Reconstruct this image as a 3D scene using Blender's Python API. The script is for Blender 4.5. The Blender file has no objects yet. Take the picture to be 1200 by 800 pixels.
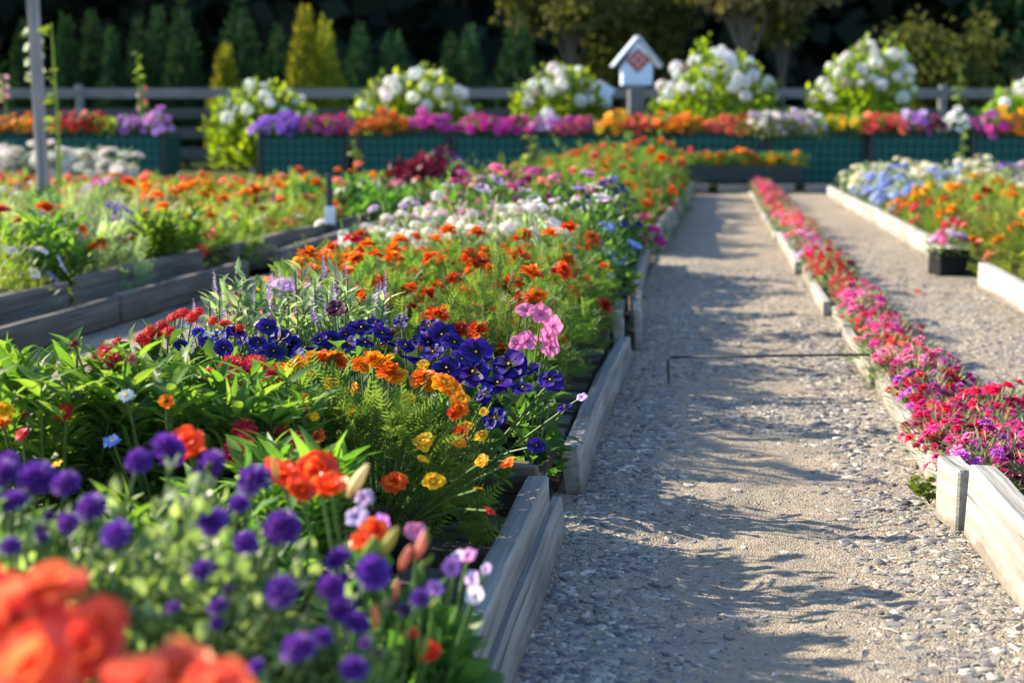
import bpy, math, random
import numpy as np
from mathutils import Vector, Matrix, noise as mnoise

rng = np.random.default_rng(11)
random.seed(11)
PI = math.pi
sc = bpy.context.scene
COL = sc.collection

# ------------------------------------------------------------------ camera
F = 1667.0                      # focal length in pixels of a 1200 px wide frame (50 mm lens)
H = 0.80                        # camera height
PITCH = math.atan(250 / F)
cp, sp = math.cos(PITCH), math.sin(PITCH)
A = math.atan(235 * cp / F)     # the path runs this far to the right of the view
ca, sa = math.cos(A), math.sin(A)


def RT(r, t):                   # r across the path, t along it
    return (r * ca + t * sa, -r * sa + t * ca)


def toRT(X, Y):
    return (X * ca - Y * sa, X * sa + Y * ca)


def ray(x, y):
    u = -(y - 400) / F
    return np.array([(x - 600) / F, cp + u * sp, -sp + u * cp])


def PIX(x, y, d):               # the point seen at (x, y) at distance d in front
    v = ray(x, y)
    return np.array([0, 0, H]) + v * (d / v[1])


def PG(x, y, z=0.0):            # the point seen at (x, y) that lies at height z
    v = ray(x, y)
    return np.array([0, 0, H]) + v * ((z - H) / v[2])


def proj(X, Y, Z):
    f = Y * cp - (Z - H) * sp
    u = Y * sp + (Z - H) * cp
    return 600 + F * X / f, 400 - F * u / f


cam_d = bpy.data.cameras.new('camera')
cam = bpy.data.objects.new('camera', cam_d)
COL.objects.link(cam)
cam.location = (0, 0, H)
cam.rotation_euler = (PI / 2 - PITCH, 0, 0)
cam_d.sensor_width = 36
cam_d.lens = F * 36 / 1200
cam_d.clip_start = 0.05
cam_d.clip_end = 600
cam_d.dof.use_dof = True
cam_d.dof.focus_distance = 2.75
cam_d.dof.aperture_fstop = 3.7
cam_d.dof.aperture_blades = 0
sc.camera = cam

# ------------------------------------------------------------------ light
SUN_EL, SUN_AZ = math.radians(28.5), math.radians(21)     # AZ: behind the pure left
to_sun = Vector((-math.cos(SUN_EL) * math.cos(SUN_AZ), math.cos(SUN_EL) * math.sin(SUN_AZ), math.sin(SUN_EL)))
sd = bpy.data.lights.new('sun', 'SUN')
sd.energy = 4.6
sd.angle = math.radians(0.55)
sd.color = (1.0, 0.87, 0.68)
so = bpy.data.objects.new('sun', sd)
COL.objects.link(so)
so.rotation_euler = to_sun.to_track_quat('Z', 'Y').to_euler()
so.location = (-20, 10, 20)
w = bpy.data.worlds.new('World')
sc.world = w
w.use_nodes = True
nt = w.node_tree
bg = nt.nodes['Background']
sky = nt.nodes.new('ShaderNodeTexSky')
sky.sky_type = 'NISHITA'
sky.sun_disc = False
sky.sun_elevation = SUN_EL
sky.sun_rotation = math.atan2(to_sun.x, to_sun.y)
sky.dust_density = 0.2
sky.ozone_density = 3.0
nt.links.new(sky.outputs[0], bg.inputs[0])
bg.inputs[1].default_value = 0.125
sc.view_settings.view_transform = 'Standard'
sc.view_settings.look = 'None'
sc.view_settings.gamma = 1
sc.view_settings.exposure = 1.74
sc.cycles.use_denoising = True
sc.cycles.max_bounces = 7
sc.cycles.transparent_max_bounces = 6
sc.cycles.diffuse_bounces = 3
sc.cycles.transmission_bounces = 4
sc.cycles.caustics_reflective = False
sc.cycles.caustics_refractive = False


# ------------------------------------------------------------------ materials
class NT:
    def __init__(s, name):
        s.m = bpy.data.materials.new(name)
        s.m.use_nodes = True
        s.t = s.m.node_tree
        s.t.nodes.clear()
        s.out = s.n('OutputMaterial')

    def n(s, kind, **kw):
        x = s.t.nodes.new('ShaderNode' + kind)
        for k, v in kw.items():
            setattr(x, k, v)
        return x

    def l(s, a, b):
        s.t.links.new(a, b)

    def attr(s, name):
        x = s.n('Attribute')
        x.attribute_name = name
        return x.outputs['Fac']

    def mix(s, fac, a, b, mode='MIX'):
        x = s.n('Mix', data_type='RGBA', blend_type=mode)
        for sock, v in ((x.inputs[0], fac), (x.inputs[6], a), (x.inputs[7], b)):
            if hasattr(v, 'is_linked'):
                s.l(v, sock)
            elif isinstance(v, (int, float)):
                sock.default_value = v
            else:
                sock.default_value = (*v[:3], 1)
        return x.outputs[2]

    def mathn(s, op, a, b=None, c=None):
        x = s.n('Math', operation=op)
        for i, v in enumerate((a, b, c)):
            if v is None:
                continue
            if hasattr(v, 'is_linked'):
                s.l(v, x.inputs[i])
            else:
                x.inputs[i].default_value = v
        return x.outputs[0]

    def noise(s, scale, detail=3, rough=.5, vec=None, out=0):
        x = s.n('TexNoise')
        x.inputs['Scale'].default_value = scale
        x.inputs['Detail'].default_value = detail
        x.inputs['Roughness'].default_value = rough
        if vec is not None:
            s.l(vec, x.inputs['Vector'])
        return x.outputs[out]

    def ramp(s, fac, stops):
        x = s.n('ValToRGB')
        e = x.color_ramp.elements
        while len(e) < len(stops):
            e.new(0.5)
        for i, (p, c) in enumerate(stops):
            e[i].position = p
            e[i].color = (*c, 1) if len(c) == 3 else c
        s.l(fac, x.inputs[0])
        return x.outputs[0]

    def coords(s, which='Object', scale=(1, 1, 1)):
        tc = s.n('TexCoord')
        mp = s.n('Mapping')
        mp.inputs['Scale'].default_value = scale
        s.l(tc.outputs[which], mp.inputs[0])
        return mp.outputs[0]

    def principled(s, col, rough=.6, spec=.3, normal=None):
        p = s.n('BsdfPrincipled')
        if hasattr(col, 'is_linked'):
            s.l(col, p.inputs['Base Color'])
        else:
            p.inputs['Base Color'].default_value = (*col, 1)
        if hasattr(rough, 'is_linked'):
            s.l(rough, p.inputs['Roughness'])
        else:
            p.inputs['Roughness'].default_value = rough
        p.inputs['Specular IOR Level'].default_value = spec
        if normal is not None:
            s.l(normal, p.inputs['Normal'])
        return p

    def bump(s, h, strength=.5, dist=.01):
        b = s.n('Bump')
        b.inputs['Strength'].default_value = strength
        b.inputs['Distance'].default_value = dist
        s.l(h, b.inputs['Height'])
        return b.outputs[0]

    def done(s, shader):
        s.l(shader, s.out.inputs[0])
        return s.m

    def translucent(s, p, col, fac, tint=(1, 1, 1)):
        tr = s.n('BsdfTranslucent')
        s.l(s.mix(1.0, col, tint, 'MULTIPLY'), tr.inputs[0])
        mx = s.n('MixShader')
        mx.inputs[0].default_value = fac
        s.l(p.outputs[0], mx.inputs[1])
        s.l(tr.outputs[0], mx.inputs[2])
        return mx.outputs[0]


def fol_mat(name, c1, c2, trans=.5, rough=.45, spec=.35, tint=(1.5, 1.5, .6)):
    g = NT(name)
    c = g.mix(g.attr('rnd'), c1, c2)
    oi = g.n('ObjectInfo')
    hs = g.n('HueSaturation')
    hue = g.mathn('MULTIPLY_ADD', oi.outputs['Random'], .035, .4825)
    val = g.mathn('MULTIPLY_ADD', oi.outputs['Random'], .45, .8)
    g.l(hue, hs.inputs['Hue'])
    g.l(val, hs.inputs['Value'])
    g.l(c, hs.inputs['Color'])
    p = g.principled(hs.outputs[0], rough, spec)
    return g.done(g.translucent(p, hs.outputs[0], trans, tuple(x * 1.3 for x in tint)))


def petal_mat(name, inner=None, inner_at=.3, trans=.38, rough=.5, spec=.2, vein=False):
    """petals take the object's own colour; 'inner' is the mark in the flower's throat"""
    g = NT(name)
    oi = g.n('ObjectInfo')
    r = g.attr('rnd')
    hs = g.n('HueSaturation')
    g.l(g.mathn('MULTIPLY_ADD', r, .03, .485), hs.inputs['Hue'])
    g.l(g.mathn('MULTIPLY_ADD', r, .45, .75), hs.inputs['Value'])
    g.l(oi.outputs['Color'], hs.inputs['Color'])
    col = hs.outputs[0]
    if inner is not None:
        rad = g.attr('rad')
        fac = g.ramp(rad, [(inner_at, (1, 1, 1)), (min(1, inner_at + .22), (0, 0, 0))])
        if len(inner) == 4:      # a multiply tint of the petal's own colour
            col = g.mix(fac, col, g.mix(1.0, col, inner[:3], 'MULTIPLY'))
        else:
            col = g.mix(fac, col, inner)
    p = g.principled(col, rough, spec)
    return g.done(g.translucent(p, col, trans, (1.25, 1.15, 1.1)))


def plain(name, col, rough=.6, spec=.3, var=.15, scale=20, bump=0):
    g = NT(name)
    nz = g.noise(scale, 4, .6, g.coords('Object'))
    c = g.mix(nz, tuple(max(0, x * (1 - var)) for x in col), tuple(x * (1 + var) for x in col))
    nrm = g.bump(nz, bump, .01) if bump else None
    return g.done(g.principled(c, rough, spec, nrm).outputs[0])


def wood_mat(name, c1, c2, c3, axis=0):
    g = NT(name)
    scl = [40, 40, 40]
    scl[axis] = 1.6
    v = g.coords('Object', tuple(scl))
    grain = g.noise(1.0, 6, .65, v)
    scl2 = [9, 9, 9]
    scl2[axis] = 2.0
    blot = g.noise(1.0, 4, .6, g.coords('Object', tuple(scl2)))
    col = g.ramp(grain, [(.3, c1), (.52, c2), (.75, c3)])
    col = g.mix(g.ramp(blot, [(.45, (0, 0, 0)), (.75, (.55, .55, .55))]), col, tuple(x * .6 for x in c1))
    vo = g.n('TexVoronoi')
    vo.inputs['Scale'].default_value = 1.0
    scl3 = [7, 7, 7]
    scl3[axis] = 1.5
    g.l(g.coords('Object', tuple(scl3)), vo.inputs['Vector'])
    knot = g.ramp(vo.outputs['Distance'], [(.06, (1, 1, 1)), (.13, (0, 0, 0))])
    col = g.mix(knot, col, tuple(x * .35 for x in c1))
    scl4 = [75, 75, 75]
    scl4[axis] = .9
    ck = g.ramp(g.noise(1.0, 2, .4, g.coords('Object', tuple(scl4))), [(.64, (0, 0, 0)), (.70, (.8, .8, .8))])
    col = g.mix(ck, col, tuple(x * .25 for x in c1))
    if axis == 0:                # soil splashed up from the ground
        sep = g.n('SeparateXYZ')
        g.l(g.coords('Object'), sep.inputs[0])
        hz = g.mathn('ADD', sep.outputs[2], g.mathn('MULTIPLY', g.noise(14, 4, .6, g.coords('Object')), -.085))
        dirt = g.ramp(g.mathn('MULTIPLY_ADD', hz, 12, .55), [(.2, (.75, .75, .75)), (.5, (0, 0, 0))])
        col = g.mix(dirt, col, (.13, .105, .075))
    nrm = g.bump(grain, .7, .008)
    return g.done(g.principled(col, .85, .15, nrm).outputs[0])


M = {}
M['fern'] = fol_mat('ferny_leaf', (.040, .10, .018), (.13, .21, .045), spec=.2, tint=(1.35, 1.4, .7))
M['fern_dark'] = fol_mat('dark_ferny_leaf', (.018, .055, .014), (.05, .11, .025))
M['lime'] = fol_mat('lime_leaf', (.08, .14, .022), (.20, .26, .06))
M['lance'] = fol_mat('long_leaf', (.05, .12, .02), (.15, .23, .04), spec=.22)
M['grey'] = fol_mat('grey_green_leaf', (.085, .15, .05), (.27, .33, .17), tint=(1.3, 1.3, .9))
M['small'] = fol_mat('small_leaf', (.03, .085, .018), (.08, .16, .035))
M['dahlia'] = fol_mat('shrub_leaf', (.08, .15, .012), (.21, .30, .03), tint=(1.7, 1.6, .4))
M['conifer'] = fol_mat('conifer_spray', (.012, .034, .018), (.028, .064, .024), trans=.2, rough=.9, spec=.03, tint=(1.2, 1.3, .7))
M['gold'] = fol_mat('golden_conifer_spray', (.11, .14, .015), (.24, .25, .03), trans=.35, rough=.8, spec=.05, tint=(1.2, 1.2, .6))
M['tree'] = fol_mat('tree_leaf', (.035, .05, .012), (.10, .105, .03), trans=.3, rough=.8, spec=.05)
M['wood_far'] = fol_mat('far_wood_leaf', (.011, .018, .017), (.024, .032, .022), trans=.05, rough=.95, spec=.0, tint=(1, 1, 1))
M['maroon_leaf'] = fol_mat('maroon_leaf', (.06, .006, .015), (.16, .012, .03), trans=.3, tint=(1.2, 1, 1))
M['stem'] = fol_mat('green_stem', (.05, .10, .02), (.10, .17, .04), trans=.1)
M['glossy'] = fol_mat('glossy_grey_leaf', (.07, .14, .04), (.33, .42, .20), rough=.38, spec=.5, tint=(1.3, 1.4, .7))
M['petal'] = petal_mat('petal', (.72, .62, .55, 1), .15)
M['petal_mari'] = petal_mat('marigold_petal', (.70, .42, .4, 1), .3)
M['petal_pansy'] = petal_mat('pansy_petal', (.006, .002, .02), .22, rough=.55, trans=.3)
M['petal_petunia'] = petal_mat('petunia_petal', (.75, .5, .8, 1), .2, trans=.45)
M['petal_begonia'] = petal_mat('begonia_petal', (1.0, 1.1, 1.2, 1), .1, trans=.45, rough=.35, spec=.4)
M['eye'] = plain('flower_eye', (.75, .42, .01), .7, .1, .2, 300)
M['eye_dark'] = plain('dark_flower_eye', (.10, .03, .006), .7, .1, .3, 300)
M['pot'] = plain('black_plastic_pot', (.007, .008, .009), .5, .2, .2, 60)
M['pot_green'] = plain('dark_green_plastic', (.01, .03, .03), .4, .4, .2, 60)
M['soil'] = plain('soil', (.055, .042, .03), .95, .1, .5, 30, .8)
M['wood'] = wood_mat('weathered_timber', (.13, .122, .11), (.25, .235, .21), (.38, .355, .315))
M['wood_brown'] = wood_mat('brown_grey_timber', (.085, .072, .06), (.165, .145, .122), (.27, .24, .21))
M['wood_pale'] = wood_mat('bleached_timber', (.20, .187, .16), (.35, .33, .29), (.50, .475, .42))
M['wood_dark'] = wood_mat('dark_timber', (.06, .05, .04), (.12, .10, .08), (.2, .17, .13))  # darker tone of the timber, for cross boards and some slats
M['fence'] = wood_mat('fence_timber', (.10, .095, .10), (.17, .16, .16), (.23, .22, .22), axis=0)
M['fence_dark'] = wood_mat('dark_fence_board', (.04, .04, .04), (.07, .07, .068), (.10, .10, .095), axis=0)  # darker tone of the fence timber, for boards below the top rail
M['post'] = wood_mat('post_timber', (.17, .155, .15), (.27, .25, .24), (.36, .34, .32), axis=2)
M['bark'] = plain('bark', (.11, .095, .08), .9, .1, .4, 14, .8)
M['rod'] = plain('dark_metal', (.05, .045, .04), .5, .4, .3, 50)
M['tag_white'] = plain('white_plastic', (.72, .74, .74), .5, .3, .06, 20)


# ------------------------------------------------------------------ mesh building
class MB:
    def __init__(s):
        s.V, s.R, s.F = [], [], []
        s.nv = 0

    def add(s, v, f, mat=0, rnd=None, rad=None, smooth=True):
        v = np.asarray(v, float).reshape(-1, 3)
        f = np.asarray(f, int)
        if len(f) == 0:
            return
        s.V.append(v)
        s.R.append(np.zeros(len(v)) if rad is None else np.asarray(rad, float).ravel())
        rnd = np.full(len(f), rng.random()) if rnd is None else np.broadcast_to(np.asarray(rnd, float), (len(f),))
        s.F.append((f + s.nv, mat, rnd, smooth))
        s.nv += len(v)

    def inst(s, tpl, Ms, T, mat=0, rnd=None, smooth=True, rad=None):
        v, f, rd = tpl
        K = len(T)
        if K == 0:
            return
        V = np.einsum('kij,nj->kni', Ms, v) + np.asarray(T)[:, None, :]
        n = len(v)
        FF = (f[None] + (np.arange(K) * n)[:, None, None]).reshape(-1, f.shape[1])
        if rnd is None:
            rnd = rng.random(K)
        s.add(V.reshape(-1, 3), FF, mat, np.repeat(rnd, len(f)),
              np.tile(rd, K) if rad is None else np.repeat(rad, n), smooth)

    def tube(s, pts, radii, n=6, mat=0, rnd=None, cap=True):
        pts = np.asarray(pts, float)
        radii = np.broadcast_to(np.asarray(radii, float), (len(pts),))
        V = []
        for i in range(len(pts)):
            d = pts[min(i + 1, len(pts) - 1)] - pts[max(i - 1, 0)]
            d /= np.linalg.norm(d) + 1e-9
            a = np.cross(d, [0, 0, 1.0]) if abs(d[2]) < .9 else np.cross(d, [1.0, 0, 0])
            a /= np.linalg.norm(a)
            b = np.cross(d, a)
            th = np.arange(n) / n * 2 * PI
            V.append(pts[i] + radii[i] * (np.cos(th)[:, None] * a + np.sin(th)[:, None] * b))
        V = np.concatenate(V)
        f = []
        for i in range(len(pts) - 1):
            for k in range(n):
                f.append((i * n + k, i * n + (k + 1) % n, (i + 1) * n + (k + 1) % n, (i + 1) * n + k))
        s.add(V, f, mat, rnd, np.repeat(np.linspace(0, 1, len(pts)), n))

    def box(s, x0, x1, y0, y1, z0, z1, mat=0, bev=.003, M4=None, sub=1):
        b = min(bev, (x1 - x0) * .3, (y1 - y0) * .3, (z1 - z0) * .3)
        xs = [x0] + list(np.linspace(x0 + b, x1 - b, sub + 1)) + [x1]
        vv, ff = [], []
        # rounded box: profile in (y, z) with 8 corners swept along x, inset at both ends
        def prof(i):
            return [(y0 + i, z0 + b), (y0 + b, z0 + i), (y1 - b, z0 + i), (y1 - i, z0 + b),
                    (y1 - i, z1 - b), (y1 - b, z1 - i), (y0 + b, z1 - i), (y0 + i, z1 - b)]
        for k, x in enumerate(xs):
            i = b if k in (0, len(xs) - 1) else 0
            vv += [(x, y, z) for y, z in prof(i * .999)]
        for k in range(len(xs) - 1):
            for q in range(8):
                ff.append((k * 8 + q, k * 8 + (q + 1) % 8, (k + 1) * 8 + (q + 1) % 8, (k + 1) * 8 + q))
        n = len(vv)
        e = (len(xs) - 1) * 8
        for o, rev in ((0, 1), (e, 0)):
            q = [(0, 1, 2, 3), (0, 3, 4, 7), (7, 4, 5, 6)]
            for a_, b_, c_, d_ in q:
                t = (o + a_, o + b_, o + c_, o + d_)
                ff.append(t[::-1] if rev else t)
        vv = np.array(vv)
        if M4 is not None:
            vv = np.array([tuple(M4 @ Vector(p)) for p in vv])
        s.add(vv, [f[::-1] for f in ff], mat, .5, None, False)

    def mesh(s, name, mats):
        me = bpy.data.meshes.new(name)
        if not s.V:
            return me
        V = np.concatenate(s.V)
        me.vertices.add(len(V))
        me.vertices.foreach_set('co', V.ravel())
        loops = np.concatenate([f.ravel() for f, _, _, _ in s.F])
        tot = np.concatenate([np.full(len(f), f.shape[1]) for f, _, _, _ in s.F])
        start = np.concatenate([[0], np.cumsum(tot)[:-1]])
        me.loops.add(len(loops))
        me.loops.foreach_set('vertex_index', loops)
        me.polygons.add(len(tot))
        me.polygons.foreach_set('loop_start', start)
        me.polygons.foreach_set('material_index', np.concatenate([np.full(len(f), m) for f, m, _, _ in s.F]))
        me.polygons.foreach_set('use_smooth', np.concatenate([np.full(len(f), sm) for f, _, _, sm in s.F]))
        a = me.attributes.new('rnd', 'FLOAT', 'FACE')
        a.data.foreach_set('value', np.concatenate([r for _, _, r, _ in s.F]))
        a = me.attributes.new('rad', 'FLOAT', 'POINT')
        a.data.foreach_set('value', np.concatenate(s.R))
        for m in mats:
            me.materials.append(m)
        me.update(calc_edges=True)
        return me


def link(name, me, parent=None, loc=(0, 0, 0), rot=None, scale=None, color=None):
    o = bpy.data.objects.new(name, me)
    COL.objects.link(o)
    if parent is not None:
        o.parent = parent
    o.location = loc
    if rot is not None:
        o.rotation_euler = rot
    if scale is not None:
        o.scale = (scale,) * 3 if isinstance(scale, (int, float)) else scale
    if color is not None:
        o.color = (*color, 1)
    return o


LABELS = {}


def tag(o, label, cat, group=None):
    o['label'] = label
    o['category'] = cat
    if group:
        o['group'] = group
    n = len(label.split())
    if not 4 <= n <= 16:
        print('LABEL LENGTH', n, label)
    LABELS[label] = LABELS.get(label, 0) + 1
    return o


def empty(name, loc, rz=0, scale=1.0):
    o = bpy.data.objects.new(name, None)
    COL.objects.link(o)
    o.location = loc
    o.rotation_euler = (0, 0, rz)
    o.scale = (scale,) * 3 if isinstance(scale, (int, float)) else scale
    o.empty_display_size = .05
    return o


def structure(o):
    o['kind'] = 'structure'
    return o


def frames(d, n):
    d = d / (np.linalg.norm(d, axis=1, keepdims=True) + 1e-9)
    z = n - (n * d).sum(1, keepdims=True) * d
    z /= np.linalg.norm(z, axis=1, keepdims=True) + 1e-9
    x = np.cross(d, z)
    return np.stack([x, d, z], axis=2)


# ------------------------------------------------------------------ leaf templates (length 1 along +y, face +z)
def leaf_t(n=3, w=.16, bend=.25, fold=.25, peak=.4, wave=0.0):
    v, rd = [], []
    for i in range(n + 1):
        y = i / n
        ww = w * (math.sin(PI * min(1, y ** (math.log(.5) / math.log(peak)))) ** .8 if 0 < y < 1 else .06)
        z = -bend * y * y
        wv = wave * math.sin(i * 2.3)
        v += [(-ww, y, z + fold * ww + wv), (0, y, z), (ww, y, z + fold * ww - wv)]
        rd += [y] * 3
    f = []
    for i in range(n):
        a = i * 3
        f += [(a, a + 1, a + 4, a + 3), (a + 1, a + 2, a + 5, a + 4)]
    return np.array(v), np.array(f), np.array(rd)


def frond_t(n=7, ll=.30, w=.026):
    v, f, rd = [], [], []

    def blade(p, d, L, wd):
        d = np.array(d) / np.linalg.norm(d)
        s_ = np.cross(d, [0, 0, 1])
        b = len(v)
        q = p + d * L * .5
        v.extend([p - s_ * wd * .4, p + s_ * wd * .4, q + s_ * wd, q - s_ * wd, p + d * L + np.array([0, 0, -.05 * L])])
        f.append((b, b + 1, b + 2, b + 3))
        f.append((b + 3, b + 2, b + 4, b + 4))
        rd.extend([p[1]] * 5)
    for i in range(n):
        y = .18 + .72 * i / (n - 1)
        z = -.25 * y * y
        L = ll * (1 - .5 * abs(y - .45))
        for sgn in (-1, 1):
            blade(np.array([0, y, z]), (sgn * .9, .75, .1 + .2 * rng.random()), L, w)
    blade(np.array([0, .0, 0]), (0, 1, -.2), 1.0, w * .6)
    f = [g if g[2] != g[3] else (g[0], g[1], g[2], g[0]) for g in f]
    v2 = np.array(v)
    # drop degenerate quads into triangles by nudging: duplicate tip
    ff = []
    vv = list(v2)
    rr = list(rd)
    for g in f:
        if len(set(g)) == 3:
            tip = vv[g[2]] + np.array([.004, 0, 0])
            vv.append(tip)
            rr.append(rr[g[2]])
            ff.append((g[0], g[1], g[2], len(vv) - 1))
        else:
            ff.append(g)
    return np.array(vv), np.array(ff), np.array(rr)


LEAF = {
    'fern': frond_t(7, .36, .028),
    'small': leaf_t(2, .30, .2, .3, .5),
    'oval': leaf_t(3, .34, .25, .25, .5),
    'lance': leaf_t(4, .13, .45, .35, .38),
    'thin': leaf_t(2, .06, .25, .2, .4),
    'spray': leaf_t(2, .16, -.08, .2, .4),
    'big': leaf_t(3, .36, .35, .2, .45, .02),
    'quad': (np.array([(-.5, 0, 0), (.5, .05, 0), (.4, 1, 0), (-.45, .9, .1)]), np.array([(0, 1, 2, 3)]), np.array([0, 0, 1, 1.])),
}


def add_leaves(mb, P, D, kind, size, mat=0, upb=1.0, jit=.5, rnd=None):
    K = len(P)
    n = np.tile([0, 0, upb], (K, 1)) + rng.normal(0, jit, (K, 3))
    Ms = frames(D, n) * np.asarray(size).reshape(-1, 1, 1)
    mb.inst(LEAF[kind], Ms, P, mat, rnd)


def dome(K, R, Hh, z0, lo=.55, lump=.16, seed=0, low=-.25):
    """points in the outer part of an uneven dome, and their outward directions"""
    th = rng.random(K) * 2 * PI
    cz = low + (1 - low) * rng.random(K)
    sz = np.sqrt(np.maximum(0, 1 - cz * cz))
    ph = rng.random(6) * 2 * PI
    lumpf = 1 + lump * (np.sin(3 * th + ph[0]) * np.sin(4 * cz + ph[1]) + .7 * np.sin(5 * th + ph[2] + 3 * cz) + .4 * np.sin(9 * th + ph[3] - 5 * cz))
    rr = (lo + (1 - lo) * rng.random(K) ** .6) * lumpf
    u = np.stack([sz * np.cos(th), sz * np.sin(th), cz], 1)
    P = u * np.array([R, R, Hh]) * rr[:, None]
    P[:, 2] = z0 + np.maximum(P[:, 2], -z0 * .8)
    return P, u


# ------------------------------------------------------------------ flower templates (radius 1, facing +z)
def petal_grid(nu, nv, length, width, cup=.2, curl=0, base=.15, notch=0, ruff=0, z0=0):
    v, rd = [], []
    for j in range(nv + 1):
        t = j / nv
        ww = width * (base + (1 - base) * math.sin(PI * (.12 + .62 * t)) ** .9)
        if t > .75:
            ww *= 1 - 1.6 * (t - .75)
        for i in range(nu + 1):
            s_ = i / nu * 2 - 1
            y = length * t * (1 - .10 * s_ * s_ * t - notch * (1 - abs(s_)) * (t > .9))
            z = z0 + cup * t * (1 - .3 * t) - curl * t ** 3 + .18 * width * s_ * s_ + ruff * math.sin(s_ * 5 + t * 2) * t
            v.append((ww * s_, y, z))
            rd.append(t * length)
    f = []
    for j in range(nv):
        for i in range(nu):
            a = j * (nu + 1) + i
            f.append((a, a + 1, a + nu + 2, a + nu + 1))
    return np.array(v), np.array(f), np.clip(np.array(rd), 0, 1)


def rotz(a):
    c, s_ = np.cos(a), np.sin(a)
    z = np.zeros_like(a)
    o = np.ones_like(a)
    return np.stack([np.stack([c, -s_, z], 1), np.stack([s_, c, z], 1), np.stack([z, z, o], 1)], 1)


def tiltx(a):
    c, s_ = np.cos(a), np.sin(a)
    z = np.zeros_like(a)
    o = np.ones_like(a)
    return np.stack([np.stack([o, z, z], 1), np.stack([z, c, -s_], 1), np.stack([z, s_, c], 1)], 1)


def ring(mb, tpl, n, scale, tilt, z, off=0, jit=.1, mat=0, r0=0.0):
    an = off + np.arange(n) / n * 2 * PI + rng.normal(0, jit, n)
    ti = tilt + rng.normal(0, jit * 1.2, n)
    scs = scale * (1 + rng.normal(0, .09, n))
    Rz = rotz(an)
    Ms = (Rz @ tiltx(ti)) * scs[:, None, None]
    T = np.einsum('kij,j->ki', Rz, np.array([0, r0, 0])) + np.array([0, 0, z])
    mb.inst(tpl, Ms, T, mat)


def dome_mesh(mb, r, h, z, mat, n=10, m=3):
    v, f = [], []
    for j in range(m + 1):
        a = j / m * PI / 2
        for i in range(n):
            b = i / n * 2 * PI
            v.append((r * math.cos(a) * math.cos(b) + 1e-4 * math.cos(b), r * math.cos(a) * math.sin(b) + 1e-4 * math.sin(b), z + h * math.sin(a)))
    for j in range(m):
        for i in range(n):
            f.append((j * n + i, j * n + (i + 1) % n, (j + 1) * n + (i + 1) % n, (j + 1) * n + i))
    mb.add(v, f, mat, .5)


def fib(n, lo=-.2):
    k = np.arange(n) + .5
    z = 1 - (1 - lo) * k / n
    th = k * 2.399963
    r = np.sqrt(1 - z * z)
    return np.stack([r * np.cos(th), r * np.sin(th), z], 1)


def ball_petals(mb, n, L, wd, lo, squash=1.0, r=.72, mat=0, spread=.3, curl=.2):
    u = fib(n, lo)
    tpl = petal_grid(2, 2, 1.0, wd, .1, curl)
    D = u + rng.normal(0, spread, u.shape)
    nrm = np.tile([0, 0, 1.0], (n, 1)) + rng.normal(0, .3, (n, 3)) - u * .3
    Ms = frames(D, nrm) * (L * (1 + rng.normal(0, .1, n)))[:, None, None]
    T = u * r * (1 - L * .4) * np.array([1, 1, squash])
    mb.inst(tpl, Ms, T, mat, rng.random(n), True)


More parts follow.
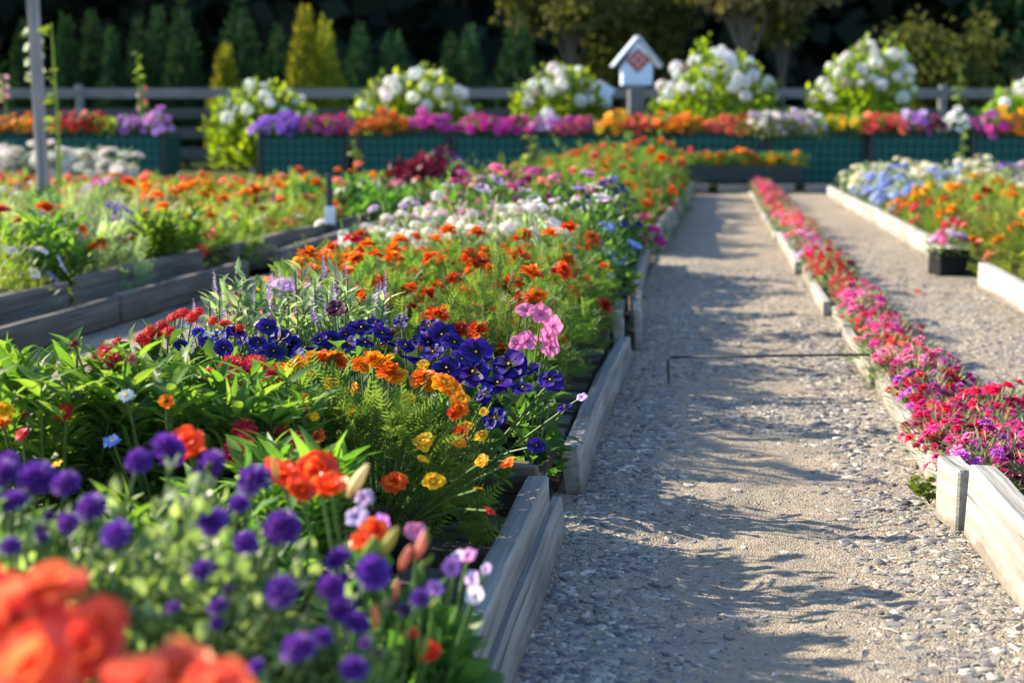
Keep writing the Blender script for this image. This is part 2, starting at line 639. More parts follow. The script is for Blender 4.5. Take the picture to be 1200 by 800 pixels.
def make_flower(kind):
    """petals, centre"""
    p, c = MB(), MB()
    mat, cmat = 'petal', None
    if kind == 'marigold':
        mat = 'petal_mari'
        ring(p, petal_grid(3, 3, 1, .36, .10, .18, ruff=.05), 11, 1, .05, 0, jit=.12)
        ring(p, petal_grid(3, 3, .86, .34, .15, .10, ruff=.06), 10, .9, .35, .06, .3, .14)
        ring(p, petal_grid(3, 2, .8, .32, .2, .05, ruff=.06), 9, .75, .75, .10, .1, .2)
        ring(p, petal_grid(2, 2, .8, .3, .2, 0, ruff=.08), 8, .58, 1.1, .12, .4, .25)
        dome_mesh(c, .2, .22, .12, 0)
        cmat = 'eye'
    elif kind == 'single_marigold':
        mat = 'petal_mari'
        ring(p, petal_grid(3, 3, 1, .42, .10, .16, notch=.1, ruff=.05), 8, 1, .12, 0, jit=.08)
        ring(p, petal_grid(3, 3, .8, .36, .12, .12, notch=.1, ruff=.05), 7, .85, .3, .05, .4, .1)
        dome_mesh(c, .27, .2, .02, 0)
        cmat = 'eye'
    elif kind == 'zinnia':
        ring(p, petal_grid(2, 3, 1, .24, .05, .14), 15, 1, .0, 0, jit=.05)
        ring(p, petal_grid(2, 3, .84, .22, .08, .10), 13, .86, .22, .07, .2, .06)
        ring(p, petal_grid(2, 2, .7, .2, .1, .05), 11, .7, .5, .13, .1, .08)
        ring(p, petal_grid(2, 2, .6, .2, .1, 0), 8, .55, .9, .16, .1, .1)
        dome_mesh(c, .2, .2, .14, 0)
        cmat = 'eye'
    elif kind == 'daisy':
        ring(p, petal_grid(2, 3, 1, .17, .05, .12), 14, 1, .03, 0, jit=.05)
        ring(p, petal_grid(2, 2, .85, .15, .05, .1), 9, .9, .15, .03, .2, .08)
        dome_mesh(c, .3, .2, .0, 0)
        cmat = 'eye'
    elif kind == 'carnation':
        ring(p, petal_grid(3, 2, 1, .26, .06, .14, notch=.12, ruff=.05), 13, 1, .05, 0, jit=.09)
        ring(p, petal_grid(3, 2, .8, .25, .1, .1, notch=.12, ruff=.06), 10, .85, .35, .06, .3, .12)
        ring(p, petal_grid(2, 2, .6, .24, .15, .02, ruff=.06), 8, .7, .8, .10, .1, .2)
    elif kind == 'gaillardia':
        ring(p, petal_grid(3, 3, 1, .3, .05, .12, notch=.15), 12, 1, .0, 0, jit=.06)
        ring(p, petal_grid(2, 2, .75, .25, .05, .1), 9, .8, .2, .05, .2, .08)
        dome_mesh(c, .36, .3, .0, 0)
        cmat = 'eye_dark'
    elif kind == 'pansy':
        mat = 'petal_pansy'
        big = petal_grid(7, 5, 1, .74, .08, .16, base=.2, ruff=.06)
        for a, ti, zz, scl in ((.55, .05, 0, 1), (-.55, .02, .03, 1), (1.75, .12, .06, .9), (-1.75, .1, .08, .9), (PI, -.12, .12, 1.02)):
            Ms = (rotz(np.array([a])) @ tiltx(np.array([ti + rng.normal(0, .12)]))) * scl
            p.inst(big, Ms, np.array([[0, 0, zz]]))
        dome_mesh(c, .075, .08, .13, 0, 8, 2)
        cmat = 'eye'
    elif kind == 'petunia':
        mat = 'petal_petunia'
        v, f, rd = [], [], []
        n, m = 40, 6
        ph = rng.random() * 6
        for j in range(m + 1):
            t = j / m
            for i in range(n):
                th = i / n * 2 * PI
                r = (.06 + .94 * t) * (1 - .13 * t * (1 + math.cos(5 * th)) / 2 - .02 * math.sin(11 * th + ph))
                z = .38 * (t ** .55) - .42 * t ** 3 * .45 + .05 * math.sin(5 * th + ph) * t + .03 * math.sin(9 * th) * t
                v.append((r * math.cos(th), r * math.sin(th), z - .2))
                rd.append(t)
        for j in range(m):
            for i in range(n):
                f.append((j * n + i, j * n + (i + 1) % n, (j + 1) * n + (i + 1) % n, (j + 1) * n + i))
        p.add(v, f, 0, rng.random(len(f)) * .25 + .4, rd)
    elif kind == 'begonia':
        mat = 'petal_begonia'
        big = petal_grid(8, 6, 1, .72, .32, .14, base=.3, ruff=.05)
        ring(p, big, 5, 1, .1, 0, jit=.15)
        ring(p, petal_grid(7, 5, .8, .6, .35, .05, base=.3, ruff=.06), 4, .85, .5, .06, .4, .15)
        ring(p, petal_grid(6, 4, .6, .45, .3, 0, base=.3, ruff=.06), 3, .7, .9, .1, .2, .2)
        dome_mesh(c, .10, .12, .12, 0)
        cmat = 'eye'
    elif kind == 'pompon':      # tight rounded head of many narrow petals, widest at the rim
        ball_petals(p, 150, .40, .22, -.35, .68, .80, spread=.22)
        ball_petals(p, 70, .34, .24, .1, .66, .74, spread=.45)
        dome_mesh(p, .66, .46, .0, 0, 12, 4)
        v_ = p.V[-1] * np.array([1, 1, -.5])
        p.add(v_, [f_[::-1] for f_ in (p.F[-1][0] - (p.nv - len(v_)))], 0, .3)
    elif kind == 'celosia':
        ball_petals(p, 190, .34, .13, -.5, 1.1, .8, spread=.35, curl=.3)
        ball_petals(p, 60, .3, .13, -.1, 1.0, .5, spread=.4)
        dome_mesh(p, .6, .62, .0, 0, 12, 4)
    elif kind == 'snowball':
        q = fib(70, -.75) * (1 + .10 * rng.normal(0, 1, (70, 1)))
        tpl = petal_grid(2, 2, 1, .5, .12, .2)
        for k in range(4):
            u = q + rng.normal(0, .05, q.shape)
            tang = np.cross(u, rng.normal(0, 1, u.shape))
            Ms = frames(tang, u) * .24
            p.inst(tpl, Ms, u * (.86 + .1 * rng.random((len(u), 1))), 0)
    elif kind == 'cluster':      # rounded cluster of small florets
        q = fib(42, .05)
        tpl = petal_grid(2, 1, 1, .42, .1, .1)
        for k in range(4):
            a = np.full(len(q), k * PI / 2) + rng.normal(0, .3, len(q))
            base = np.cross(q, np.tile([.3, .2, 1.0], (len(q), 1)) + rng.normal(0, .05, q.shape))
            base /= np.linalg.norm(base, axis=1, keepdims=True)
            oth = np.cross(q, base)
            D = base * np.cos(a)[:, None] + oth * np.sin(a)[:, None] + q * .25
            p.inst(tpl, frames(D, q) * .215, q * np.array([1, 1, .62]) * (.9 + .12 * rng.random((len(q), 1))), 0)
        dome_mesh(p, .80, .50, .0, 0, 12, 3)
    elif kind == 'flathead':
        K = 120
        rr = np.sqrt(rng.random(K)) * .98
        th = rng.random(K) * 2 * PI
        P = np.stack([rr * np.cos(th), rr * np.sin(th), .22 * (1 - rr ** 2) + .04 * rng.random(K)], 1)
        D = rng.normal(0, 1, (K, 3)) * np.array([1, 1, .25])
        p.inst(petal_grid(2, 2, 1, .5, .15, .15), frames(D, np.tile([0, 0, 1.0], (K, 1)) + rng.normal(0, .25, (K, 3))) * .2, P, 0)
    elif kind == 'spike':        # unit height along z
        K = 90
        z = rng.random(K) ** .9
        th = rng.random(K) * 2 * PI
        D = np.stack([np.cos(th), np.sin(th), np.full(K, .5)], 1)
        P = np.stack([np.cos(th) * .02, np.sin(th) * .02, z], 1)
        p.inst(petal_grid(2, 2, 1, .35, .2, .1), frames(D, np.tile([0, 0, 1.0], (K, 1))) * (.13 * (1.15 - z))[:, None, None], P, 0)
    elif kind == 'bud':          # long pointed bud along z
        v, f, rd = [], [], []
        n, m = 9, 8
        for j in range(m + 1):
            t = j / m
            r = .16 * math.sin(PI * (.06 + .90 * t)) ** .75 * (1.0 - .25 * t) + .01
            for i in range(n):
                th = i / n * 2 * PI
                rr = r * (1 + .08 * math.cos(3 * th))
                v.append((rr * math.cos(th) + .05 * t * t, rr * math.sin(th), t))
                rd.append(t)
        for j in range(m):
            for i in range(n):
                f.append((j * n + i, j * n + (i + 1) % n, (j + 1) * n + (i + 1) % n, (j + 1) * n + i))
        p.add(v, f, 0, .5, rd)
    pm = p.mesh(kind + '_petals', [M[mat]])
    cm = c.mesh(kind + '_centre', [M[cmat]]) if cmat else None
    whole = pm
    if cmat:                     # one mesh with both for flowers too small to take apart
        p2 = MB()
        p2.V, p2.R, p2.F, p2.nv = list(p.V), list(p.R), list(p.F), p.nv
        for (f, mm, r, sm) in c.F:
            p2.F.append((f + p2.nv, 1, r, sm))
        p2.V += c.V
        p2.R += c.R
        whole = p2.mesh(kind, [M[mat], M[cmat]])
    return pm, cm, whole


_FL = {}


def flower_mesh(kind):
    if kind not in _FL:
        _FL[kind] = [make_flower(kind) for _ in range(3 if kind in ('spike', 'bud', 'snowball', 'flathead') else 6)]
    return random.choice(_FL[kind])


def put_flower(parent, kind, P, N, size, color, near=False, name=None, spin=None):
    pm, cm, whole = flower_mesh(kind)
    q = Vector(N).normalized().to_track_quat('Z', 'Y')
    q = q @ Vector((0, 0, 1)).rotation_difference(Vector((0, 0, 1)))
    e = (q.to_matrix() @ Matrix.Rotation(random.random() * 6.283 if spin is None else spin, 3, 'Z')).to_euler()
    nm = name or {'bud': 'flower_bud', 'spike': 'flower_spike', 'snowball': 'flower_head', 'pompon': 'flower_head',
                  'celosia': 'flower_head', 'cluster': 'flower_head', 'flathead': 'flower_head'}.get(kind, 'flower')
    o = link(nm, pm if (near and cm) else whole, parent, tuple(P), e, size, color)
    if near and cm:
        link('flower_centre', cm, o)
    return o


# ------------------------------------------------------------------ plants
def vary(c, s_=.2, fade=.08):
    k = 1 + random.uniform(-s_, s_ * .6)
    if random.random() < fade:      # a faded bloom
        k *= .55
        c = (c[0] * .8 + .03, c[1] * .7 + .02, c[2] * .6 + .01)
    return tuple(min(1, max(0, x * k * (1 + random.uniform(-.06, .06)))) for x in c)


ORANGE, REDOR, YEL, YELOR = (.85, .20, .008), (.72, .075, .010), (.85, .50, .012), (.88, .33, .008)
INDIGO, PURPLE, CRIM, MAG = (.028, .010, .20), (.14, .038, .36), (.62, .015, .06), (.55, .035, .30)
PINK, HOTPINK, CORAL, MAUVE = (.80, .23, .44), (.74, .06, .32), (.82, .10, .075), (.48, .20, .62)
WHITE, PALEB, LILAC, RED = (.82, .82, .78), (.24, .36, .78), (.66, .50, .78), (.62, .02, .015)
BLUE, SALMON, CREAM, DKMAG = (.04, .05, .42), (.85, .30, .20), (.78, .80, .58), (.30, .01, .11)

SPEC = {
    # leaf kind, leaf material, R, H, leaves, leaf size, flower, flower radius, flowers, colours, stalk above leaves
    'marigold':   dict(leaf='fern', mat='fern', R=.135, H=.20, n=250, ls=.056, fl='marigold', fr=.034, nf=9, st=.015, up=.5),
    'small_mari': dict(leaf='fern', mat='fern', R=.13, H=.19, n=220, ls=.052, fl='single_marigold', fr=.019, nf=12, st=.02, up=.5),
    'petunia':    dict(leaf='small', mat='small', R=.15, H=.17, n=260, ls=.038, fl='petunia', fr=.030, nf=12, st=.01, up=.4),
    'pansy':      dict(leaf='oval', mat='small', R=.13, H=.16, n=170, ls=.045, fl='pansy', fr=.030, nf=11, st=.03, up=.1),
    'zinnia':     dict(leaf='lance', mat='lance', R=.17, H=.26, n=170, ls=.085, fl='zinnia', fr=.027, nf=6, st=.04, up=.6),
    'willow':     dict(leaf='lance', mat='lance', R=.17, H=.26, n=170, ls=.06, fl='zinnia', fr=.027, nf=6, st=.04, up=.6),
    'alyssum':    dict(leaf='thin', mat='grey', R=.15, H=.14, n=240, ls=.05, fl='cluster', fr=.024, nf=18, st=.01, up=.7),
    'daisy':      dict(leaf='thin', mat='lime', R=.17, H=.25, n=330, ls=.07, fl='daisy', fr=.022, nf=9, st=.05, up=.7),
    'gaillardia': dict(leaf='lance', mat='lime', R=.18, H=.26, n=230, ls=.085, fl='gaillardia', fr=.030, nf=9, st=.04, up=.6),
    'verbena':    dict(leaf='small', mat='small', R=.16, H=.17, n=230, ls=.045, fl='cluster', fr=.032, nf=11, st=.02, up=.5),
    'yarrow':     dict(leaf='fern', mat='grey', R=.17, H=.26, n=110, ls=.10, fl='flathead', fr=.050, nf=5, st=.06, up=.9),
    'salvia':     dict(leaf='lance', mat='grey', R=.13, H=.20, n=160, ls=.05, fl='spike', fr=.07, nf=14, st=.0, up=.9),
    'aster':      dict(leaf='small', mat='small', R=.15, H=.22, n=240, ls=.05, fl='pompon', fr=.026, nf=10, st=.03, up=.5),
    'dianthus':   dict(leaf='thin', mat='grey', R=.15, H=.13, n=320, ls=.06, fl='daisy', fr=.021, nf=16, st=.015, up=.6),
    'greyleaf':   dict(leaf='oval', mat='glossy', R=.15, H=.20, n=500, ls=.018, fl='pompon', fr=.026, nf=10, st=.03, up=.5),
    'coleus':     dict(leaf='oval', mat='maroon_leaf', R=.20, H=.24, n=230, ls=.075, fl='cluster', fr=.03, nf=0, st=.0, up=.5),
}

_VAR = {}


def variant(key, R=None, Hh=None, n=None, pot=True, force=False, low=-.25, lump=.16):
    s = SPEC[key]
    ck = (key, R, Hh, n, pot)
    lst = _VAR.setdefault(ck, [])
    if len(lst) >= 3 and not force:
        return random.choice(lst)
    R, Hh, n = R or s['R'], Hh or s['H'], n or s['n']
    z0 = .10 if pot else .03
    mb = MB()
    P, U = dome(n, R, Hh, z0, lo=.45, lump=lump, low=low)
    D = U * np.array([1, 1, .6]) + np.array([0, 0, s['up']]) + rng.normal(0, .35, U.shape)
    if s['leaf'] == 'lance':      # long leaves sit on upright stems
        ns = 16 if n < 700 else 34
        th = rng.random(ns) * 2 * PI
        rr = np.sqrt(rng.random(ns)) * R * .8
        tips = np.stack([rr * np.cos(th), rr * np.sin(th), z0 + Hh * (1 - .35 * (rr / R) ** 2) * (.8 + .3 * rng.random(ns))], 1)
        k = n // ns
        PP, DD = [], []
        for t in tips:
            b = np.array([t[0] * .35, t[1] * .35, z0])
            pts = [b, b * .4 + t * .6 + np.array([t[0] * .1, t[1] * .1, 0]), t]
            mb.tube(pts, [.004, .003, .002], 4, 1)
            f = .2 + .8 * np.arange(k) / (k - 1)
            a = np.arange(k) * 2.4 + rng.random() * 6
            PP.append(b + (t - b) * f[:, None])
            DD.append(np.stack([np.cos(a), np.sin(a), .45 + .9 * f], 1))
        P, D = np.concatenate(PP), np.concatenate(DD)
        add_leaves(mb, P, D, 'lance', s['ls'] * (.7 + .5 * rng.random(len(P))), 0)
    else:
        add_leaves(mb, P, D, s['leaf'], s['ls'] * (.7 + .6 * rng.random(n)), 0, jit=.6)
    th = rng.random(12) * 2 * PI
    for a in th:                  # stems that carry the leaves
        e = np.array([math.cos(a) * R * .7, math.sin(a) * R * .7, z0 + Hh * .75])
        mb.tube([np.array([0, 0, .02]), e * .5 + np.array([0, 0, .0]), e], [.0035, .003, .0018], 4, 1)
    # flower seats, spread evenly over the top
    nf = 40
    u = fib(nf, .12)
    u = u[rng.permutation(nf)] + rng.normal(0, .12, (nf, 3))
    FP = u * np.array([R, R, Hh]) * (1.0 + .06 * rng.random((nf, 1)))
    FP[:, 2] += z0
    FN = u * np.array([.8, .8, .5]) + np.array([-.1, -.05, .75])
    lst.append(dict(me=mb.mesh(key + '_foliage', [M[s['mat']], M['stem']]), P=FP, N=FN))
    return lst[-1]


_pot = None


def pot_mesh(col='pot'):
    global _pot
    if _pot is None:
        _pot = {}
    if col not in _pot:
        mb = MB()
        n = 20
        prof = [(.0, .0), (.050, .0), (.0635, .092), (.069, .093), (.069, .110), (.064, .110), (.062, .095), (.0, .093)]
        v, f = [], []
        for r, z in prof:
            for i in range(n):
                a = i / n * 2 * PI
                rr = r + (.0014 if i % 2 and .0 < r < .065 and z < .1 else 0)
                v.append((rr * math.cos(a) + 1e-5 * math.cos(a), rr * math.sin(a) + 1e-5 * math.sin(a), z))
        for j in range(len(prof) - 1):
            for i in range(n):
                f.append((j * n + i, j * n + (i + 1) % n, (j + 1) * n + (i + 1) % n, (j + 1) * n + i))
        mb.add(v, f, 0, .5, None, False)
        _pot[col] = mb.mesh('pot', [M[col]])
    return _pot[col]


def plant(name, key, X, Y, z, colors, label, cat, group, nf=None, scale=1.0, R=None, Hh=None, n=None,
          pot=True, near=False, fr=None, fl=None, front=0, top=None):
    s = SPEC[key]
    v = variant(key, R, Hh, n, pot)
    root = empty(name, (X, Y, z), random.random() * 6.28, scale * random.uniform(.9, 1.1))
    tag(root, label, cat, group)
    me = v['me']
    link('foliage', me, root)
    if pot:
        link('pot', pot_mesh(), root)
    nf = s['nf'] if nf is None else nf
    idx = np.argsort(rng.random(len(v['P'])) + (9 * (v['N'][:, 2] < top) if top else 0))[:nf]
    rz = root.rotation_euler.z
    fwd = np.array([-math.sin(rz), -math.cos(rz), 0]) * front
    for i in idx:
        c = vary(random.choice(colors))
        P = v['P'][i].copy()
        P[2] += s['st'] * random.uniform(.3, 1.2)
        N = v['N'][i] + fwd + rng.normal(0, .22, 3)
        if s['fl'] == 'spike':
            N = np.array([N[0] * .25, N[1] * .25, 1])
            P[2] -= .03
        put_flower(root, fl or s['fl'], P, N, (fr or s['fr']) * random.uniform(.8, 1.15), c, near)
    return root


def custom(name, key, X, Y, z, flowers, label, cat, R, Hh, n, pot=True, near=True, group=None, seeds=1, low=-.25, lump=.16, buds=()):
    """a plant whose every bloom is set one by one: (kind, world point, radius, colour, facing)"""
    v = variant(key, R, Hh, n, pot, True, low, lump)
    root = empty(name, (X, Y, z), 0)
    tag(root, label, cat, group)
    link('foliage', v['me'], root)
    if pot:
        link('pot', pot_mesh(), root)
    st = MB()
    for kind, p, r, c, N in flowers:
        P = np.array(p) - np.array([X, Y, z])
        put_flower(root, kind, P, N, r, c, near)
        b = np.array([P[0] * .35, P[1] * .35, max(.1, P[2] * .35)])
        m = (b + P) / 2 + np.array([P[0] * .08, P[1] * .08, .02])
        st.tube([b, m, P - np.array(N) / np.linalg.norm(N) * r * .08], [.0026, .0022, .0018], 5, 0)
    if flowers:
        link('stem', st.mesh('stem', [M['stem']]), root)
    return root


def seat(x, y, d, kind, rpx, c, face=None, jit=.3):
    """a bloom of rpx pixels radius at distance d"""
    p = PIX(x, y, d)
    r = rpx * d / F * (1.08 if kind == 'pompon' else 1.5 if kind == 'celosia' else 1.1)
    r *= random.uniform(.84, 1.12)
    if face is None:
        face = (random.gauss(0, jit), -.55 + random.gauss(0, jit), .8)
    return (kind, p, r, vary(c, .14, 0), face)


# ------------------------------------------------------------------ ground
LAT = rng.random((256, 256))


def vnoise(x, y, f):
    x, y = np.asarray(x) * f + 71.3, np.asarray(y) * f + 33.7
    xi, yi = np.floor(x).astype(int), np.floor(y).astype(int)
    u, v = x - xi, y - yi
    u, v = u * u * (3 - 2 * u), v * v * (3 - 2 * v)
    a, b = LAT[xi % 256, yi % 256], LAT[(xi + 1) % 256, yi % 256]
    c, d_ = LAT[xi % 256, (yi + 1) % 256], LAT[(xi + 1) % 256, (yi + 1) % 256]
    return (a * (1 - u) + b * u) * (1 - v) + (c * (1 - u) + d_ * u) * v - .5


def relief(x, y):
    r, t = x * ca - y * sa, x * sa + y * ca
    trod = np.exp(-((r - .14) / .22) ** 2)          # the walked middle lies a little lower
    return (.026 * vnoise(x, y, 1.9) + .016 * vnoise(x, y, 5.1) + .009 * vnoise(y, x, 13) + .0045 * vnoise(x, y, 31) +
            .0025 * vnoise(y, x, 67) - .006 * trod)


def sheet(name, r0, r1, t0, t1, dr, dt, mat, z=0.0, rel=1.0):
    rs = np.linspace(r0, r1, max(2, int((r1 - r0) / dr)))
    ts = np.linspace(t0, t1, max(2, int((t1 - t0) / dt)))
    Rg, Tg = np.meshgrid(rs, ts)
    X, Y = Rg * ca + Tg * sa, -Rg * sa + Tg * ca
    V = np.stack([X, Y, z + rel * relief(X, Y)], -1).reshape(-1, 3)
    nr = len(rs)
    i = np.arange(len(ts) - 1)[:, None] * nr + np.arange(nr - 1)[None]
    f = np.stack([i, i + 1, i + nr + 1, i + nr], -1).reshape(-1, 4)
    mb = MB()
    mb.add(V, f, 0, .5)
    return structure(link(name, mb.mesh(name, [mat])))


g = NT('gravel_path')
co = g.coords('Object')
n1 = g.noise(1.3, 4, .6, co)
n2 = g.noise(60, 4, .65, co)
n3 = g.noise(9, 4, .6, co)
col = g.ramp(n2, [(.3, (.155, .13, .095)), (.5, (.25, .211, .156)), (.72, (.345, .293, .22))])
col = g.mix(g.ramp(n1, [(.42, (0, 0, 0)), (.6, (.75, .75, .75))]), col, (.31, .252, .178))
col = g.mix(g.ramp(n3, [(.5, (0, 0, 0)), (.75, (.5, .5, .5))]), col, (.17, .165, .16))
vo = g.n('TexVoronoi')
vo.inputs['Scale'].default_value = 240
g.l(co, vo.inputs['Vector'])
hgt = g.mathn('ADD', g.mathn('MULTIPLY', vo.outputs['Distance'], -.8), g.mathn('MULTIPLY', n2, .8))
M['path'] = g.done(g.principled(col, .95, .1, g.bump(hgt, .8, .004)).outputs[0])

g = NT('garden_ground')
co = g.coords('Object')
n1 = g.noise(.35, 5, .6, co)
n2 = g.noise(18, 4, .6, co)
col = g.mix(n2, (.13, .11, .085), (.24, .21, .165))
col = g.mix(g.ramp(n1, [(.45, (0, 0, 0)), (.65, (.7, .7, .7))]), col, (.10, .10, .05))
M['ground'] = g.done(g.principled(col, .95, .1, g.bump(n2, .8, .02)).outputs[0])

g = NT('lawn')
co = g.coords('Object')
n1 = g.noise(1.2, 5, .6, co)
n2 = g.noise(40, 4, .7, co)
col = g.mix(n1, (.035, .06, .012), (.09, .11, .03))
col = g.mix(n2, col, (.06, .08, .02))
M['lawn'] = g.done(g.principled(col, .9, .1, g.bump(n2, .9, .03)).outputs[0])

g = NT('stone')
oc = g.attr('rnd')
col = g.ramp(oc, [(0, (.10, .10, .105)), (.35, (.19, .183, .172)), (.7, (.31, .28, .23)), (1, (.50, .46, .39))])
col = g.mix(g.noise(220, 3, .6, g.coords('Object')), g.mix(1.0, col, (.75, .75, .75), 'MULTIPLY'), col)
M['stone'] = g.done(g.principled(col, .85, .2).outputs[0])

mb = MB()
mb.add([(-250, -30, -.035), (250, -30, -.035), (250, 400, -.035), (-250, 400, -.035)], [(0, 1, 2, 3)])
structure(link('ground', mb.mesh('ground', [M['ground']])))
mb = MB()
mb.add([(-60, 19.9, -.02), (60, 19.9, -.02), (60, 75, -.02), (-60, 75, -.02)], [(0, 1, 2, 3)])
structure(link('lawn', mb.mesh('lawn', [M['lawn']])))
sheet('gravel_path', -.40, 1.60, .3, 10.5, .016, .022, M['path'])
sheet('gravel_path', -.40, 1.60, 10.5, 19.5, .05, .08, M['path'])
sheet('aisle', -2.42, -1.35, .3, 16, .04, .05, M['path'])
# soil sheets of the planted beds
sheet('bed_soil', -1.42, -.33, .2, 17.6, .05, .06, M['soil'], .012, 1)
sheet('bed_soil', -9.5, -2.46, 3.2, 17.4, .12, .12, M['soil'], .035, 1)
sheet('bed_soil', 1.44, 9.0, 5.2, 17.4, .12, .12, M['soil'], .035, 1)
sheet('bed_soil', .56, .76, 1.2, 18.2, .03, .08, M['soil'], .028, 1)


# loose stones: uncountable, one object
def stone_t(kind):
    if kind == 0:      # chip of slate
        v = np.array([(-1, -.5, 0), (-.3, -.8, .05), (.9, -.55, 0), (1, .3, .05), (.2, .75, 0), (-.9, .5, .05),
                      (-.8, -.35, .45), (-.2, -.6, .5), (.7, -.4, .4), (.75, .25, .45), (.15, .5, .5), (-.7, .35, .4)]) * np.array([1, 1, .7])
        f = [(i, (i + 1) % 6, 6 + (i + 1) % 6, 6 + i) for i in range(6)] + [(6, 7, 8, 9), (9, 10, 11, 6)]
    else:              # rounded pebble
        v, f = [], []
        n = 7
        for j, (r, z) in enumerate(((.6, 0), (1, .35), (.85, .75), (.35, 1.0))):
            for i in range(n):
                a = i / n * 2 * PI + j * .2
                rr = r * (1 + .16 * math.sin(i * 2.1 + kind * 3 + j))
                v.append((rr * math.cos(a), rr * .75 * math.sin(a), z * .75))
        v = np.array(v)
        f = [(j * n + i, j * n + (i + 1) % n, (j + 1) * n + (i + 1) % n, (j + 1) * n + i) for j in range(3) for i in range(n)]
        o = 3 * n
        f += [(o, o + 1, o + 2, o + 3), (o + 3, o + 4, o + 5, o + 6), (o, o + 3, o + 6, o + 6)]
        f[-1] = (o, o + 3, o + 6, o)
        f = f[:-1] + [(o + 6, o, o + 3, o + 3)]
        f = f[:-1]
    return np.array(v, float), np.array(f), np.zeros(len(v))


def scatter(mb, n, r0, r1, t0, t1, smin, smax, kind, power=2.2, keep=None):
    r = r0 + (r1 - r0) * rng.random(n)
    t = t0 * (t1 / t0) ** rng.random(n)
    if keep is not None:
        k = rng.random(n) < keep(r, t)
        r, t = r[k], t[k]
    n = len(r)
    X, Y = r * ca + t * sa, -r * sa + t * ca
    s_ = smin + (smax - smin) * rng.random(n) ** power
    Ms = rotz(rng.random(n) * 2 * PI) @ tiltx(rng.normal(0, .22, n))
    Ms = Ms * s_[:, None, None] * np.array([1, .6 + .4 * rng.random(), .8 if kind == 0 else .55])[None, None]
    mb.inst(stone_t(kind), Ms, np.stack([X, Y, relief(X, Y) - s_ * .18], 1), 0, rng.random(n), kind != 0)


def edges(r, t):     # stones gather along both sides and in drifts, leaving a trodden middle
    c = np.exp(-((r - .16 - .04 * np.sin(1.3 * t)) / .23) ** 4)
    patch = .5 + .5 * np.sin(2.1 * t + 4 * r) * np.sin(1.1 * t + .7)
    return np.clip(1 - .985 * c + .30 * patch * (t > 3.4), .012, 1)


mb = MB()
for k in (0, 0, 1, 2):
    scatter(mb, 5000, -.30, .52, 1.5, 9, .0035, .011, k, 2.4, edges)
    scatter(mb, 800 if k else 2400, -.30, .52, 1.5, 5, .006, .019, k, 3.0, edges)
    scatter(mb, 9000, -.30, .52, 1.5, 6, .0016, .0045, k, 1.2, lambda r, t: .30 + .70 * edges(r, t))
    scatter(mb, 2500, .80, 1.40, 3.2, 12, .004, .014, k, 2.0)
    scatter(mb, 2500, .80, 1.40, 3.2, 9, .003, .006, k, 1.2)
    scatter(mb, 900, -2.4, -1.4, 4, 12, .004, .014, k, 2.0)
for k in (0, 0, 1, 2):          # drifts of larger chips
    scatter(mb, 330 if k == 0 else 120, .24 + .04 * k, .52, 1.75, 3.6, .005, .020, k, 2.4)
    scatter(mb, 300 if k == 0 else 120, -.30, -.10, 1.5, 4.5, .005, .020, k, 2.4)
    scatter(mb, 300, -.05, .36, 3.75, 4.35, .006, .015, k, 1.6)
    scatter(mb, 200, .30, .52, 3.6, 6.0, .007, .020, k, 1.8)
    scatter(mb, 300, .80, 1.35, 3.4, 8.0, .006, .018, k, 2.0)
    scatter(mb, 500, -.28, .50, 4.6, 8.5, .007, .017, k, 1.6)
scatter(mb, 60, -.15, .5, 1.8, 4.5, .009, .018, 0, 1.5)
scatter(mb, 14, -.1, .5, 1.8, 4.5, .008, .014, 2, 1)
o = link('gravel', mb.mesh('gravel', [M['stone']]))
o['kind'] = 'stuff'
o['label'] = 'loose slate chips and pebbles strewn over the paths'


# ------------------------------------------------------------------ timber edging
def board_mesh(L, th, h, sub=14, bow=.006, warp=.004, mat='wood', seed=None):
    mb = MB()
    mb.box(0, L, -th / 2, th / 2, 0, h, 0, .004, None, sub)
    v = mb.V[0]
    ph = rng.random(4) * 6
    v[:, 1] += bow * np.sin(PI * v[:, 0] / L) + .0015 * np.sin(v[:, 0] * 13 + ph[0])
    v[:, 2] += (warp * np.sin(2.2 * v[:, 0] + ph[1]) + .0016 * np.sin(v[:, 0] * 23 + ph[2]) + .001 * np.sin(v[:, 0] * 61 + ph[3])) * (v[:, 2] > h * .5)
    return mb.mesh('board', [M[mat]])


def board_between(name, p0, p1, z, h, th, mat, parent=None, lean=0, base=(0, 0), tilt=0, **kw):
    d = np.array(p1[:2]) - np.array(p0[:2])
    L = float(np.hypot(*d))
    o = link(name, board_mesh(L, th, h, mat=mat, **kw), parent, (p0[0] - base[0], p0[1] - base[1], z), (lean, tilt, math.atan2(d[1], d[0])))
    return o


def bed_frame(name, label, boards, slats=None, cross=(), cat='bed frame'):
    """boards of one timber frame: nailed together, one thing"""
    root = empty(name, (boards[0][0][0], boards[0][0][1], 0))
    tag(root, label, cat)
    b = (root.location.x, root.location.y)
    for p0, p1, z, h, th, mat, lean in boards:
        board_between('board', p0, p1, z, h, th, mat, root, lean, b)
    for p0, p1, z, h, th, mat in cross:
        board_between('cross_board', p0, p1, z, h, th, mat, root, 0, b)
    if slats:
        r0, r1, t0, t1, step = slats
        t = t0
        while t < t1:
            p0, p1 = RT(r0, t), RT(r1, t + random.uniform(-.01, .01))
            mt = 'wood_dark' if random.random() < .6 else 'wood'
            o = board_between('slat', p0, p1, .022, .042, random.uniform(.07, .1), mt, root, 0, b, bow=.002, sub=4)
            t += step
    return root


def rt3(r, t):
    return RT(r, t)


